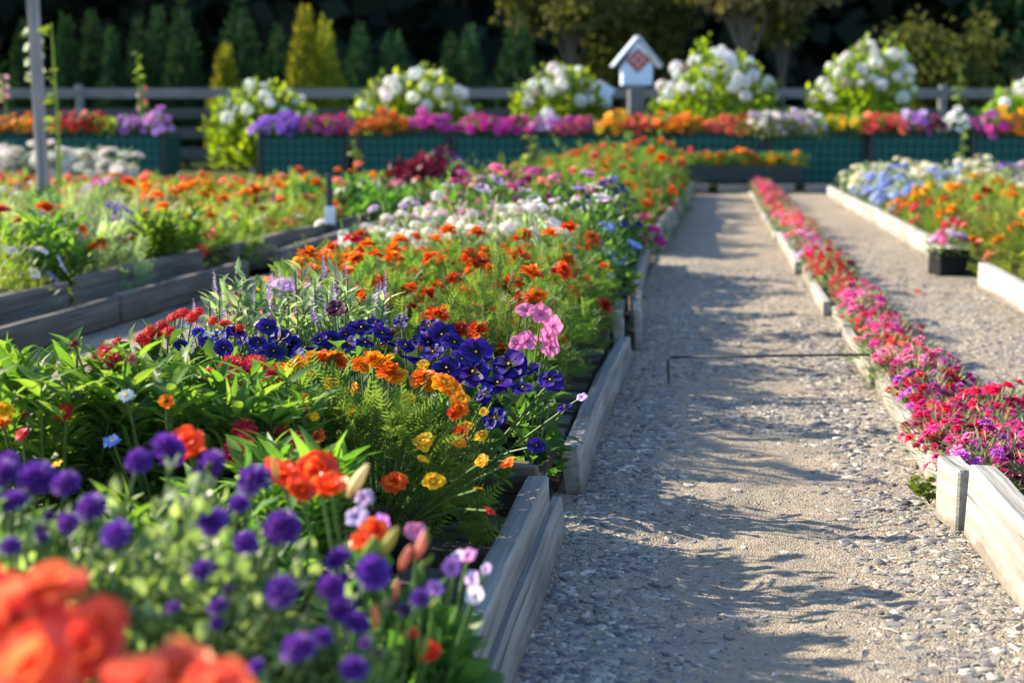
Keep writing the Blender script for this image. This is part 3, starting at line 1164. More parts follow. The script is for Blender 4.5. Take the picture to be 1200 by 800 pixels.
# central bed, right-hand edge: near frame (double board), then three more lengths
bed_frame('bed_frame', 'weathered double plank frame under the purple flowers at the near path edge',
          [((-.19, .75), (.055, 2.70), .03, .10, .043, 'wood', -.05), ((-.155, .75), (.098, 2.76), -.01, .085, .022, 'wood', -.12)],
          slats=(-1.25, -.345, .75, 2.6, .15), cross=[(RT(-1.3, 2.72), RT(-.325, 2.70), .02, .125, .03, 'wood_dark')])
bed_frame('bed_frame', 'tilted grey plank frame with cut end beside the indigo pansies',
          [((.138, 3.07), (.395, 4.86), -.005, .10, .042, 'wood', -.10)],
          slats=(-1.25, -.345, 2.95, 4.8, .16), cross=[(RT(-1.3, 4.9), RT(-.34, 4.86), .02, .10, .03, 'wood_dark'), (RT(-1.3, 2.86), RT(-.36, 2.86), .02, .09, .03, 'wood_dark')])
bed_frame('bed_frame', 'short lower plank frame stepped back beside the dark red marigolds',
          [((.375, 4.93), (.435, 5.6), .0, .13, .04, 'wood', -.02), ((.455, 5.05), (.52, 5.75), .0, .15, .026, 'wood', -.04)],
          slats=(-1.25, -.345, 5.0, 6.0, .2))
bed_frame('bed_frame', 'straight upright plank frame along the path beside the white flowers',
          [((.500, 5.8), (.80, 8.4), .0, .13, .035, 'wood', -.05)],
          slats=(-1.25, -.345, 6.1, 8.4, .25), cross=[(RT(-1.35, 8.45), RT(-.36, 8.45), .0, .12, .03, 'wood')])
bed_frame('bed_frame', 'far grey plank frame below the mounded orange marigolds',
          [(RT(-.32, 9.1), RT(-.27, 13.0), .0, .20, .04, 'wood', -.03), (RT(-.27, 13.05), RT(-.23, 17.3), .0, .16, .04, 'wood', .0)],
          cross=[(RT(-1.35, 9.05), RT(-.34, 9.05), .0, .18, .03, 'wood'), (RT(-1.35, 17.4), RT(-.25, 17.4), .0, .16, .03, 'wood')])
# left bed
bed_frame('bed_frame', 'grey double plank frame edging the far side of the dark aisle, near length',
          [(RT(-2.46, 3.0), RT(-2.43, 5.55), .0, .115, .04, 'wood_brown', 0), (RT(-2.43, 5.58), RT(-2.36, 7.02), .0, .125, .04, 'wood_brown', 0),
           (RT(-2.66, 3.0), RT(-2.63, 5.5), .03, .15, .04, 'wood_brown', .06), (RT(-2.63, 5.62), RT(-2.58, 6.95), .03, .155, .04, 'wood_brown', .04)])
bed_frame('bed_frame', 'grey double plank frame edging the aisle beyond the gap in the timber',
          [(RT(-2.38, 7.65), RT(-2.35, 11.0), .0, .135, .045, 'wood_brown', 0), (RT(-2.35, 11.05), RT(-2.33, 16.0), .0, .135, .045, 'wood_brown', 0),
           (RT(-2.60, 7.5), RT(-2.56, 10.6), .03, .14, .04, 'wood_brown', .05)],
          cross=[(RT(-3.6, 7.56), RT(-2.62, 7.52), .03, .13, .035, 'wood_dark')])
# pale edging of the pink row: lengths leaning this way and that
row = [(RT(.595, 1.35), RT(.535, 2.83), .0, .15, .05, 'wood_pale', .04), (RT(.525, 2.86), RT(.50, 2.98), .0, .13, .05, 'wood_pale', .0)]
bed_frame('edging_board', 'thick bleached timber with a dark crack at the near end of the pink row', row, cat='timber edging')['group'] = 'timbers edging the pink row'
for (r0, t0, r1, t1, h, th, txt) in ((.527, 3.02, .535, 4.45, .07, .034, 'bleached plank below the red and magenta mats of the pink row'),
                                     (.520, 4.5, .535, 6.1, .062, .036, 'bleached plank passing under the thin dark rod in the pink row'),
                                     (.500, 6.15, .52, 7.9, .07, .034, 'bleached plank below the crimson stretch of the pink row'),
                                     (.480, 7.95, .49, 10.3, .075, .036, 'bleached plank ending below the salmon stretch of the pink row'),
                                     (.475, 10.35, .475, 14.0, .045, .035, 'sunken bleached plank mid way to the end of the pink row'),
                                     (.475, 14.05, .475, 18.0, .045, .035, 'farthest sunken bleached plank of the pink row by the bins')):
    o = board_between('edging_board', RT(r0, t0), RT(r1, t1), -.005, h, th, 'wood_pale', None, random.uniform(-.05, .05), bow=random.uniform(-.012, .012))
    tag(o, txt, 'timber edging', 'timbers edging the pink row')
# white edging of the right bed
for (r0, t0, r1, t1, txt) in ((1.385, 4.2, 1.375, 7.45, 'white painted board in front of the coral and orange daisies'),
                              (1.375, 8.05, 1.38, 9.3, 'white board between the black pot and the crimson flowers'),
                              (1.38, 9.34, 1.38, 11.4, 'white board below the yellow and crimson flowers'),
                              (1.38, 11.45, 1.38, 14.2, 'white board below the pale blue flowers'),
                              (1.38, 14.25, 1.38, 17.2, 'white board below the mounded cream flowers')):
    o = board_between('edging_board', RT(r0, t0), RT(r1, t1), -.005, .13, .05, 'wood_pale', None, 0, bow=random.uniform(-.01, .01))
    tag(o, txt, 'timber edging', 'white boards edging the bed across the second path')

# thin rod across the path
mb = MB()
a0, a1 = PG(783, 418, .075), PG(1050, 415, .10)
foot = PG(784, 446, .0)
mb.tube([(foot[0], foot[1], -.01), (a0[0], a0[1], a0[2] - .012), (a0[0] + .012, a0[1], a0[2]), tuple(a0 * .5 + a1 * .5), tuple(a1)], .0045, 8)
tag(link('rod', mb.mesh('rod', [M['rod']])), 'thin dark metal rod bent down at one end, spanning the gravel path', 'rod')

# ------------------------------------------------------------------ ORDINALS
ORD = ['first', 'second', 'third', 'fourth', 'fifth', 'sixth', 'seventh', 'eighth', 'ninth', 'tenth', 'eleventh', 'twelfth', 'thirteenth',
       'fourteenth', 'fifteenth', 'sixteenth', 'seventeenth', 'eighteenth', 'nineteenth', 'twentieth', 'twenty-first', 'twenty-second',
       'twenty-third', 'twenty-fourth', 'twenty-fifth', 'twenty-sixth', 'twenty-seventh', 'twenty-eighth', 'twenty-ninth', 'thirtieth']
ZS = .065        # top of the slats

# ------------------------------------------------------------------ NEAR PLANTS, bloom by bloom
def S(lst, kind, c, d0, d1, y0, y1, jit=.3, face=None):
    """blooms at (x, y, radius px); those lower in the picture sit nearer: d0 at y0 (top) to d1 at y1"""
    out = []
    for e in lst:
        x, y, r = e[:3]
        k = e[3] if len(e) > 3 and e[3] else kind
        cc = e[4] if len(e) > 4 else c
        d = d0 + (d1 - d0) * min(1, max(0, (y - y0) / (y1 - y0))) + random.uniform(-.03, .03)
        out.append(seat(x, y, d, k, r, cc, face, jit))
    return out


BEG = (.88, .165, .075)
beg = S([(62, 690, 46), (20, 735, 48), (92, 765, 52), (45, 780, 50), (118, 730, 30), (-30, 700, 46), (8, 800, 50), (60, 830, 50)], 'begonia', BEG, .86, .78, 690, 800)
custom('begonia_plant', 'petunia', -.30, .84, ZS, beg, 'tall plant with big orange red ruffled blooms at the nearest bed corner', 'flowering plant', .10, .22, 200)
beg = S([(205, 790, 48), (250, 815, 42), (160, 815, 44), (290, 840, 30)], 'begonia', BEG, .80, .76, 780, 830)
custom('begonia_plant', 'petunia', -.19, .80, ZS, beg, 'low orange red ruffled blooms in front of the purple heads', 'flowering plant', .08, .16, 160)

heads_a = [(43, 560, 20), (77, 566, 18), (17, 588, 20), (107, 595, 20), (80, 613, 15), (137, 625, 18), (163, 540, 17), (5, 555, 16), (-20, 580, 18), (10, 540, 14), (-25, 610, 18), (12, 640, 14)]
heads_b = [(197, 527, 20), (248, 545, 20), (298, 563, 20), (250, 611, 20), (288, 636, 16), (330, 618, 21), (237, 668, 16), (255, 710, 12), (330, 693, 18), (350, 760, 19), (378, 746, 14), (280, 590, 12), (210, 590, 10)]
heads_c = [(397, 656, 15), (388, 688, 17), (437, 670, 20), (400, 713, 15), (417, 730, 15), (415, 783, 15), (492, 700, 11), (300, 780, 12)]
for L_, x0, x1, y0, y1 in ((heads_a, -20, 150, 545, 640), (heads_b, 160, 360, 540, 730), (heads_c, 370, 480, 660, 770)):
    for q in range(7):
        L_.append((random.uniform(x0, x1), random.uniform(y0, y1), random.uniform(5, 9), None, random.choice([(.10, .05, .16), (.16, .16, .10), (.2, .07, .34), (.07, .02, .2)])))
custom('purple_head_plant', 'greyleaf', -.52, 1.33, ZS, S(heads_a, 'pompon', PURPLE, 1.42, 1.18, 530, 650), 'grey leaved plant with a crowd of round purple heads at the picture edge', 'flowering plant', .18, .265, 4200, lump=.13)
custom('purple_head_plant', 'greyleaf', -.33, 1.30, ZS, S(heads_b, 'pompon', PURPLE, 1.45, 1.08, 530, 760), 'widest grey leaved plant with round purple heads behind the ruffled orange blooms', 'flowering plant', .20, .265, 5800, lump=.13)
custom('purple_head_plant', 'greyleaf', -.20, 1.28, ZS, S(heads_c, 'pompon', PURPLE, 1.32, 1.1, 650, 790), 'low plant of dark purple heads beside the pointed pink buds', 'flowering plant', .12, .15, 2300, lump=.13)

lil = S([(220, 519, 17), (228, 535, 15)], 'begonia', (.86, .12, .02), 1.62, 1.6, 510, 550)
custom('lily_plant', 'petunia', -.33, 1.66, ZS, lil, 'glowing orange bloom peeping out behind the purple heads', 'flowering plant', .09, .20, 120)
lil = S([(372, 552, 26), (388, 572, 22), (330, 560, 22), (352, 575, 18), (438, 622, 19), (425, 634, 14)], 'begonia', (.86, .11, .02), 1.62, 1.42, 540, 640)
r_ = custom('lily_plant', 'petunia', -.155, 1.55, ZS, lil, 'orange lily with one long cream bud beside the black ribbed pot', 'flowering plant', .08, .15, 130)


def bud_set(root, lst, d):
    for x, y, L, c, lean in lst:
        p = PIX(x, y, d) - np.array(root.location)
        put_flower(root, 'bud', p, (lean, -.1, 1), L * d / F, vary(c, .1))


BG, BP = (.22, .32, .06), (.72, .28, .18)
bud_set(r_, [(408, 582, 48, (.72, .62, .30), .55), (325, 562, 30, (.75, .45, .12), -.1)], 1.5)
lil = S([(481, 743, 10), (503, 764, 13), (574, 600, 8, 'petunia', (.8, .05, .02))], 'begonia', (.85, .10, .02), 1.3, 1.25, 700, 780)
r_ = custom('lily_plant', 'greyleaf', -.15, 1.30, ZS, lil[:2], 'short plant of pointed pink and green buds with two orange blooms', 'flowering plant', .075, .11, 260)
bud_set(r_, [(470, 668, 34, BP, .35), (487, 655, 40, BP, .4), (432, 660, 36, BG, .3), (446, 652, 44, (.35, .38, .08), .5), (440, 735, 32, BP, .05), (460, 705, 30, BP, .3), (462, 735, 26, BG, .5),
             (458, 765, 26, BG, .3), (490, 778, 42, (.3, .3, .07), .3), (502, 715, 24, BG, .9), (500, 640, 24, BG, .0), (425, 655, 32, BG, .5), (395, 770, 20, BG, .9), (492, 664, 22, BG, 1.2)], 1.28)
pet = [seat(x, y, d, 'petunia', r, c, f) for x, y, d, r, c, f in (
    (427, 583, 1.55, 12, LILAC, None), (418, 605, 1.5, 13, LILAC, None), (447, 612, 1.5, 12, MAUVE, (.5, -.7, .3)), (487, 622, 1.5, 13, PINK, None),
    (536, 651, 1.5, 12, LILAC, None), (549, 650, 1.52, 10, (.7, .3, .65), None), (529, 664, 1.47, 13, MAUVE, (-.2, -.9, .3)), (553, 678, 1.45, 10, LILAC, (.6, -.7, .1)),
    (556, 697, 1.42, 14, (.75, .72, .85), (.4, -.9, -.1)), (510, 688, 1.42, 10, MAUVE, None), (493, 698, 1.4, 10, (.35, .10, .45), None), (570, 666, 1.48, 8, LILAC, None))]
custom('petunia_plant', 'petunia', -.11, 1.50, ZS, pet, 'small lilac petunia spilling toward the plank frame', 'flowering plant', .075, .11, 240)

# leafy plants with long green leaves
zz = S([(127, 415, 11, 'celosia'), (122, 428, 12, 'celosia'), (116, 432, 7, 'celosia'), (133, 422, 8, 'celosia')], None, CRIM, 2.25, 2.2, 400, 440)
zz += S([(75, 482, 13, 'zinnia', RED), (28, 486, 7, 'zinnia', CRIM), (25, 508, 9, 'zinnia', CRIM)], None, RED, 2.1, 2.0, 470, 510)
zz += S([(5, 480, 11, 'marigold', YEL), (3, 496, 11, 'marigold', ORANGE)], None, YEL, 2.0, 1.98, 470, 500)
custom('zinnia_plant', 'willow', -.74, 2.18, ZS, zz, 'leafy plant with long pale leaves and three red blooms at the outer edge', 'flowering plant', .21, .28, 1000)
zz = S([(148, 463, 10, 'daisy', WHITE), (195, 470, 10, 'gaillardia', ORANGE), (131, 516, 11, 'daisy', PALEB), (66, 543, 9, 'daisy', YEL), (87, 404, 6, 'celosia', (.12, .03, .02)), (154, 421, 5, 'celosia', (.3, .12, .08))], None, WHITE, 2.15, 1.95, 400, 540)
custom('zinnia_plant', 'willow', -.55, 2.22, ZS, zz, 'leafy plant with a white daisy and a pale blue bloom among dark leaves', 'flowering plant', .20, .26, 1000)
zz = S([(273, 433, 13), (298, 433, 14), (313, 447, 12), (275, 463, 14), (255, 467, 10), (287, 505, 13), (282, 532, 14), (327, 508, 12), (353, 487, 10), (350, 517, 10), (263, 445, 9), (322, 438, 9)], 'celosia', CRIM, 2.42, 2.05, 425, 535)
zz += S([(243, 435, 8, 'zinnia', RED), (358, 467, 8, 'single_marigold', YEL), (367, 488, 9, 'single_marigold', YEL), (372, 512, 14, 'gaillardia', REDOR)], None, RED, 2.45, 2.1, 430, 520)
custom('celosia_plant', 'willow', -.40, 2.26, ZS, zz, 'dark leaved plant with crimson feathery heads left of the yellow marigold', 'flowering plant', .15, .22, 760)

for X_, Y_, dd in ((-.72, 1.72, 'dark leafy filler plant at the picture edge, behind the purple heads'), (-.50, 1.70, 'flowerless leafy plant shaded between the purple heads and the red blooms'), (-.32, 1.92, 'flowerless leafy plant shaded below the crimson feathery heads'), (-.78, 1.30, 'flowerless leafy plant outermost behind the purple heads')):
    custom('zinnia_plant', 'willow', X_, Y_, ZS, [], dd, 'leafy plant', .16, .18, 560)
# marigold beside the path
mg = S([(423, 427, 14, 'marigold', ORANGE), (437, 421, 12, 'marigold', YELOR), (457, 436, 16, 'marigold', ORANGE), (450, 424, 14, 'marigold', YELOR), (466, 440, 11, 'marigold', YEL),
        (495, 443, 15, 'marigold', ORANGE), (507, 448, 14, 'marigold', YELOR), (519, 448, 13), (529, 455, 14), (540, 468, 13), (537, 480, 12, 'marigold', ORANGE), (478, 467, 10, None, YEL), (412, 482, 11, None, YEL),
        (390, 448, 9), (415, 455, 9), (497, 517, 11, None, YEL), (495, 538, 8, None, YEL), (462, 565, 16, 'marigold', (.85, .14, .01)), (507, 565, 14, 'single_marigold', YEL), (538, 519, 9, None, YELOR),
        (545, 501, 13, None, YEL), (565, 510, 11, None, YEL), (565, 540, 9, None, YEL), (594, 543, 10, None, ORANGE), (560, 573, 6, None, YEL), (567, 483, 7, None, YEL), (530, 486, 8, 'marigold', REDOR), (540, 508, 11, 'marigold', REDOR),
        (496, 427, 8, None, YEL), (574, 598, 7, 'petunia', (.75, .04, .02))], 'single_marigold', YELOR, 2.46, 2.06, 425, 580)
r_ = custom('marigold_plant', 'marigold', -.225, 2.34, ZS, mg, 'ferny marigold with yellow and orange blooms in a black ribbed pot', 'flowering plant', .155, .19, 760)
mg = S([(343, 428, 9, None, YEL), (352, 425, 10), (367, 420, 13, 'marigold', ORANGE), (380, 418, 12, 'marigold', ORANGE), (392, 418, 12, 'marigold', YELOR), (335, 437, 9, 'marigold', ORANGE), (330, 430, 8, None, YELOR), (398, 424, 9, 'marigold', REDOR), (360, 437, 8), (333, 446, 8, None, YEL)],
       'single_marigold', YELOR, 2.62, 2.55, 415, 450)
custom('marigold_plant', 'marigold', -.37, 2.56, ZS, mg, 'ferny marigold with a short line of orange blooms behind the crimson heads', 'flowering plant', .11, .18, 300)

# indigo pansies
pa = [(557, 414, 21), (523, 432, 20), (555, 437, 22), (597, 428, 21), (583, 450, 20), (620, 437, 15), (645, 446, 18), (568, 463, 12), (580, 490, 14), (508, 413, 16), (540, 422, 14), (662, 478, 9), (628, 522, 10), (612, 455, 14), (650, 452, 12)]
custom('pansy_plant', 'pansy', -.15, 2.62, ZS, S(pa, 'pansy', INDIGO, 2.68, 2.42, 405, 500, .25, None), 'large indigo pansies hanging toward the tilted plank', 'flowering plant', .11, .15, 220)
pa = [(503, 383, 15), (518, 393, 17), (485, 422, 16), (490, 400, 12), (470, 376, 9), (532, 402, 13), (500, 402, 13), (475, 405, 13)]
custom('pansy_plant', 'pansy', -.20, 2.78, ZS, S(pa, 'pansy', INDIGO, 2.92, 2.62, 375, 425), 'dark indigo pansies directly behind the yellow marigold', 'flowering plant', .10, .17, 190)
pa = [(423, 385, 15), (447, 391, 15), (395, 363, 11, None, (.07, .005, .03)), (428, 402, 12), (405, 392, 10), (455, 402, 11), (440, 378, 11), (410, 403, 10)]
custom('pansy_plant', 'pansy', -.34, 2.86, ZS, S(pa, 'pansy', INDIGO, 3.0, 2.75, 370, 410), 'indigo pansies with one maroon bloom held above the rest', 'flowering plant', .10, .17, 170)
pa = [(313, 385, 14), (328, 398, 15), (358, 409, 14), (387, 398, 13), (340, 405, 13), (375, 398, 10), (302, 402, 11), (320, 412, 12), (350, 418, 10), (300, 412, 10)]
custom('pansy_plant', 'pansy', -.47, 2.84, ZS, S(pa, 'pansy', INDIGO, 2.95, 2.75, 380, 420), 'upright indigo pansies behind the crimson feathery heads', 'flowering plant', .10, .17, 170)
pa = [(276, 390, 11), (232, 390, 8, None, BLUE), (248, 393, 8, 'daisy', WHITE), (258, 395, 9, None, BLUE), (262, 408, 10), (212, 405, 8), (240, 400, 8), (285, 400, 9)]
custom('pansy_plant', 'pansy', -.62, 2.86, ZS, S(pa, 'pansy', INDIGO, 2.98, 2.8, 385, 410), 'small blue pansies with a single white bloom beside the red cushion flowers', 'flowering plant', .11, .16, 180)
pk = [seat(x, y, 3.0, 'petunia', r, PINK, f) for x, y, r, f in ((617, 363, 12, None), (634, 367, 13, (.2, -.9, .5)), (648, 381, 12, (.5, -.9, .3)), (642, 394, 10, (.3, -1, .1)), (645, 407, 11, (.2, -1, .2)), (606, 402, 10, (-.3, -.9, .4)), (618, 398, 11, (.3, -.9, .5)))]
custom('petunia_plant', 'petunia', .02, 3.08, ZS, pk, 'bright pink blooms arching over the ferny leaves by the tilted plank', 'flowering plant', .09, .17, 130)
custom('petunia_plant', 'petunia', .04, 2.98, ZS, S([(570 + 112, 465, 7, 'petunia', LILAC)], None, LILAC, 2.95, 2.9, 460, 470), 'pale green seedling with one lilac bloom tucked against the tilted plank', 'flowering plant', .06, .16, 110, pot=False)
rd = [(165, 405 - 6, 7), (190, 383, 9), (205, 373, 9), (197, 390, 10), (182, 395, 8), (167, 398, 9), (232, 367, 9), (250, 376, 7), (215, 368, 8), (225, 373, 8), (138, 400, 7), (264, 380, 8), (280, 385, 7), (175, 388, 7)]
custom('verbena_plant', 'verbena', -.73, 2.86, ZS, S(rd, 'cluster', RED, 3.05, 2.8, 365, 410), 'low cushion of small red flower heads at the aisle edge', 'flowering plant', .15, .21, 420)

# ------------------------------------------------------------------ CENTRAL BED in rows
def bed_rows(t0, rows, cols, pitch, zbase, name_of, where, refrow):
    t = t0
    count = {}
    for i, (key, name, desc, colors, opts) in enumerate(rows):
        for j, r in enumerate(cols):
            rr, tt = r + random.uniform(-.03, .03), t + random.uniform(-.04, .04)
            X, Y = RT(rr, tt)
            lab = f'{desc}, {ORD[j]} from {where} in {ORD[count.get(refrow(i), 0)]} row {refrow(i)}'
            o = dict(opts)
            plant(name, key, X, Y, zbase, colors, lab, 'flowering plant', group=o.pop('group', name.replace('_', ' ') + 's in the central bed'), **o)
        count[refrow(i)] = count.get(refrow(i), 0) + 1
        t += pitch


# lavender spikes behind the pansies
k = 0
for i, t in enumerate((3.12, 3.34)):
    for j, r in enumerate((-1.12, -.97, -.82)):
        X, Y = RT(r, t)
        plant('salvia_plant', 'salvia', X, Y, ZS, [(.38, .33, .55), (.5, .45, .62), LILAC], f'grey lavender spikes, {ORD[2 - j]} from the marigolds, in {ORD[i]} row behind the blue pansies', 'flowering plant', 'lavender spikes in the central bed', near=False, Hh=.26)
# red-orange marigolds, row by row
mixes = [[REDOR, ORANGE, REDOR], [ORANGE, REDOR, (.80, .12, .01)], [ORANGE, YELOR, REDOR]]
t = 3.24
for i in range(9):
    for j, r in enumerate((-.49, -.66, -.82, -.99, -1.17)):
        if i < 2 and j > 1 or (i < 3 and j == 4) or (i == 0 and j < 2):
            continue
        X, Y = RT(r + random.uniform(-.03, .03), t + random.uniform(-.03, .03))
        cols = mixes[0] if j == 0 else mixes[1] if j < 3 else mixes[2]
        tall = .27 if i % 2 else .11
        dd = ('red orange', 'deep orange', 'bright orange', 'light orange', 'pale orange')[j]
        plant('marigold_plant', 'marigold', X, Y, ZS, cols, f'{dd} marigold, {ORD[j]} from the path plank, {ORD[i]} row behind the indigo pansies', 'flowering plant', 'marigolds massed in the central bed', nf=random.choice((8, 9, 10, 12)) if j or i % 2 else 4, near=t < 4.2, Hh=tall if j == 0 else random.choice((.17, .20, .22)))
    t += .24
# pink tufts on the aisle side
for j, (x, y, d, c, dd) in enumerate(((322, 340, 3.75, PINK, 'pink'), (375, 325, 4.2, PINK, 'two tone pink'), (340, 332, 3.95, LILAC, 'lilac'))):
    p = PIX(x, y, d)
    plant('verbena_plant', 'verbena', p[0], p[1], ZS + .02, [c, vary(c)], f'{dd} domed flower tuft at the aisle edge above the lavender spikes', 'flowering plant', 'domed tufts at the aisle edge', nf=10, Hh=max(.14, p[2] - .19), fr=.042)
# white, lilac, pink and blue at the far end
t = 5.45
rowsB = [('alyssum', 'white', [WHITE]), ('alyssum', 'snowy white', [WHITE]), ('alyssum', 'white', [WHITE, WHITE, LILAC]), ('petunia', 'pale pink', [PINK, LILAC, WHITE]),
         ('alyssum', 'white', [WHITE]), ('pansy', 'lilac', [LILAC, MAUVE, WHITE]), ('verbena', 'rosy', [MAG, PINK, (.5, .08, .3)]), ('verbena', 'mixed pink', [PINK, SALMON, MAG, LILAC])]
for i, (key, dd, cols) in enumerate(rowsB):
    for j, r in enumerate((-.52, -.70, -.90, -1.11, -1.32)):
        X, Y = RT(r + random.uniform(-.04, .04), t + random.uniform(-.04, .04))
        kk, cc, d2 = key, cols, dd
        if j == 0:
            kk, cc, d2 = (('petunia', [PALEB, LILAC, WHITE], 'pale lilac') if i < 3 else ('pansy', [BLUE, INDIGO], 'deep blue'))
        if j == 1 and i in (2, 3, 5):
            kk, cc, d2 = 'petunia', [MAUVE, PINK, LILAC], 'mauve pink'
        nm = {'alyssum': 'alyssum_plant', 'petunia': 'petunia_plant', 'pansy': 'pansy_plant', 'verbena': 'verbena_plant'}[kk]
        plant(nm, kk, X, Y, ZS + (.02 if i > 4 else 0), cc, f'{d2} bloom clump, {ORD[j]} from the path plank, {ORD[i]} row behind the orange marigolds', 'flowering plant', 'pale clumps at the far end of the central bed',
              nf=16 if kk == 'alyssum' else 10, scale=1.15, Hh=((.28 if i % 2 else .12) if j == 0 else .26 if i > 5 else .22))
    t += .33
# taller pink balls standing at the very end
for j, (x, y, c, dd) in enumerate(((655, 246, PINK, 'soft pink'), (690, 246, SALMON, 'salmon'), (718, 252, (.65, .2, .45), 'rose'), (745, 262, MAG, 'magenta'), (652, 258, (.5, .04, .2), 'dark red'))):
    p = PIX(x, y, 7.6 + .1 * j)
    root = plant('aster_plant', 'verbena', p[0], p[1], ZS, [c, vary(c)], f'{dd} dome topped plant at the far end of the central bed', 'flowering plant', 'dome topped plants at the bed end', nf=9, Hh=max(.15, p[2] - .20), fr=.045)

# far bed of orange marigold mounds
SPEC['big_mari'] = dict(leaf='fern', mat='fern', R=.30, H=.34, n=560, ls=.10, fl='marigold', fr=.048, nf=12, st=.03, up=.6)
SPEC['rough_mound'] = dict(leaf='thin', mat='lime', R=.30, H=.30, n=420, ls=.13, fl='daisy', fr=.035, nf=11, st=.05, up=.7)
t = 9.35
for i in range(13):
    for j, r in enumerate((-.66, -1.02, -1.38)):
        X, Y = RT(r + random.uniform(-.06, .06), t + random.uniform(-.08, .08))
        cols = [ORANGE, (.82, .14, .01), SALMON] if i < 6 else [(.8, .16, .02), ORANGE, YELOR, CORAL]
        plant('marigold_plant', 'big_mari', X, Y, .03, cols, f'bushy orange marigold, {ORD[j]} from the path, {ORD[i]} row of the mounded far bed', 'flowering plant', 'bushy marigolds in the far bed',
              nf=16 if i < 6 else 24, pot=False, Hh=((.44 if i % 2 else .30) if j == 0 else .38) + (.06 if i > 5 else 0))
    t += .62
# maroon and purple low mass between the beds
for j, (x, y, key, c, dd) in enumerate(((478, 192, 'coleus', DKMAG, 'maroon'), (505, 192, 'coleus', DKMAG, 'dark wine'), (530, 190, 'verbena', (.10, .03, .35), 'violet'), (553, 192, 'verbena', (.04, .02, .16), 'dark indigo'), (515, 200, 'verbena', (.2, .02, .2), 'plum'))):
    p = PIX(x, y, 14.5 + .3 * j)
    plant('coleus_plant' if key == 'coleus' else 'verbena_plant', key, p[0], p[1], .03, [c, vary(c, .3)], f'{dd} low clump in front of the bins, beyond the marigold mounds', 'flowering plant', 'dark clumps before the bins', nf=0 if key == 'coleus' else 24, scale=1.5, pot=False, Hh=.24)

# ------------------------------------------------------------------ LEFT BED
SPEC['left_daisy'] = dict(leaf='thin', mat='lime', R=.24, H=.26, n=900, ls=.060, fl='daisy', fr=.032, nf=6, st=.05, up=.7)
SPEC['left_fern'] = dict(leaf='fern', mat='lime', R=.24, H=.26, n=260, ls=.10, fl='marigold', fr=.046, nf=6, st=.04, up=.6)
SPEC['left_leafy'] = dict(leaf='lance', mat='lance', R=.24, H=.30, n=330, ls=.10, fl='zinnia', fr=.042, nf=5, st=.05, up=.6)
SPEC['left_dark'] = dict(leaf='oval', mat='small', R=.28, H=.28, n=520, ls=.07, fl='zinnia', fr=.05, nf=5, st=.04, up=.5)


def left_kind(r, t):
    """which kind grows where in the bed across the aisle"""
    px, py = proj(*RT(r, t), .32)
    q = random.random()
    if t > 10.3 and r > -3.4:
        return ('left_dark', 'zinnia_plant', 'dark leafy plant', [ORANGE, SALMON, PINK, YELOR], 4)
    if py < 214 and px < 225 and q < .8:
        return ('left_fern', 'marigold_plant', 'coral plant', [CORAL, (.85, .25, .2), SALMON], 20)
    if py < 232 and 130 < px < 250:
        return ('left_fern', 'marigold_plant', 'orange plant', [ORANGE, (.8, .10, .02), YELOR], 16)
    if py < 235 and px > 250:
        return ('left_fern', 'marigold_plant', 'amber plant', [ORANGE, YELOR, (.85, .15, .02), SALMON], 12)
    if px < 40 and q < .7:
        return ('left_daisy', 'daisy_plant', 'pale plant', [WHITE, PALEB, LILAC, PALEB], 12)
    if q < .22:
        return ('yarrow', 'yarrow_plant', 'mauve flat headed plant', [MAUVE, (.45, .12, .5), MAUVE], 2)
    if q < .30:
        return ('salvia', 'salvia_plant', 'violet spiked plant', [(.2, .08, .4), (.3, .2, .6)], 5)
    if q < .55:
        return ('left_leafy', 'zinnia_plant', 'red bloomed plant', [CRIM, RED, REDOR, ORANGE], 5)
    if q < .8:
        return ('left_daisy', 'daisy_plant', 'lime leaved plant', [WHITE, LILAC, CRIM, ORANGE, YEL], 6)
    return ('left_fern', 'marigold_plant', 'ferny plant', [ORANGE, YELOR, SALMON], 6)


t, i = 4.35, 0
while t < 14.4 and i < 30:
    n_in = 0
    step = .40 + .012 * t
    r = -2.80 if t < 10.3 else -2.45 if t < 12.3 else -3.4
    j = 0
    while r > -9:
        rr, tt = r + random.uniform(-.07, .07), t + random.uniform(-.08, .08)
        X, Y = RT(rr, tt)
        px, py = proj(X, Y, .3)
        if px < -45:
            break
        key, nm, dd, cols, nf = left_kind(rr, tt)
        sc_ = 1.15 if key in ('yarrow', 'salvia') else 1.0
        sc_ *= 1 - .019 * min(9, max(0, t - 6)) if t < 10.3 or r < -3.4 else 1
        plant(nm, key, X, Y, .035, cols, f'{dd}, {ORD[j]} from the timber, {ORD[i]} row of the bed across the aisle', 'flowering plant', nm.replace('_', ' ') + 's in the bed across the aisle', nf=nf, pot=False, scale=sc_, fr=.062 if dd in ('coral plant', 'orange plant', 'amber plant') else None)
        r -= step * 1.05
        j += 1
    t += step
    i += 1
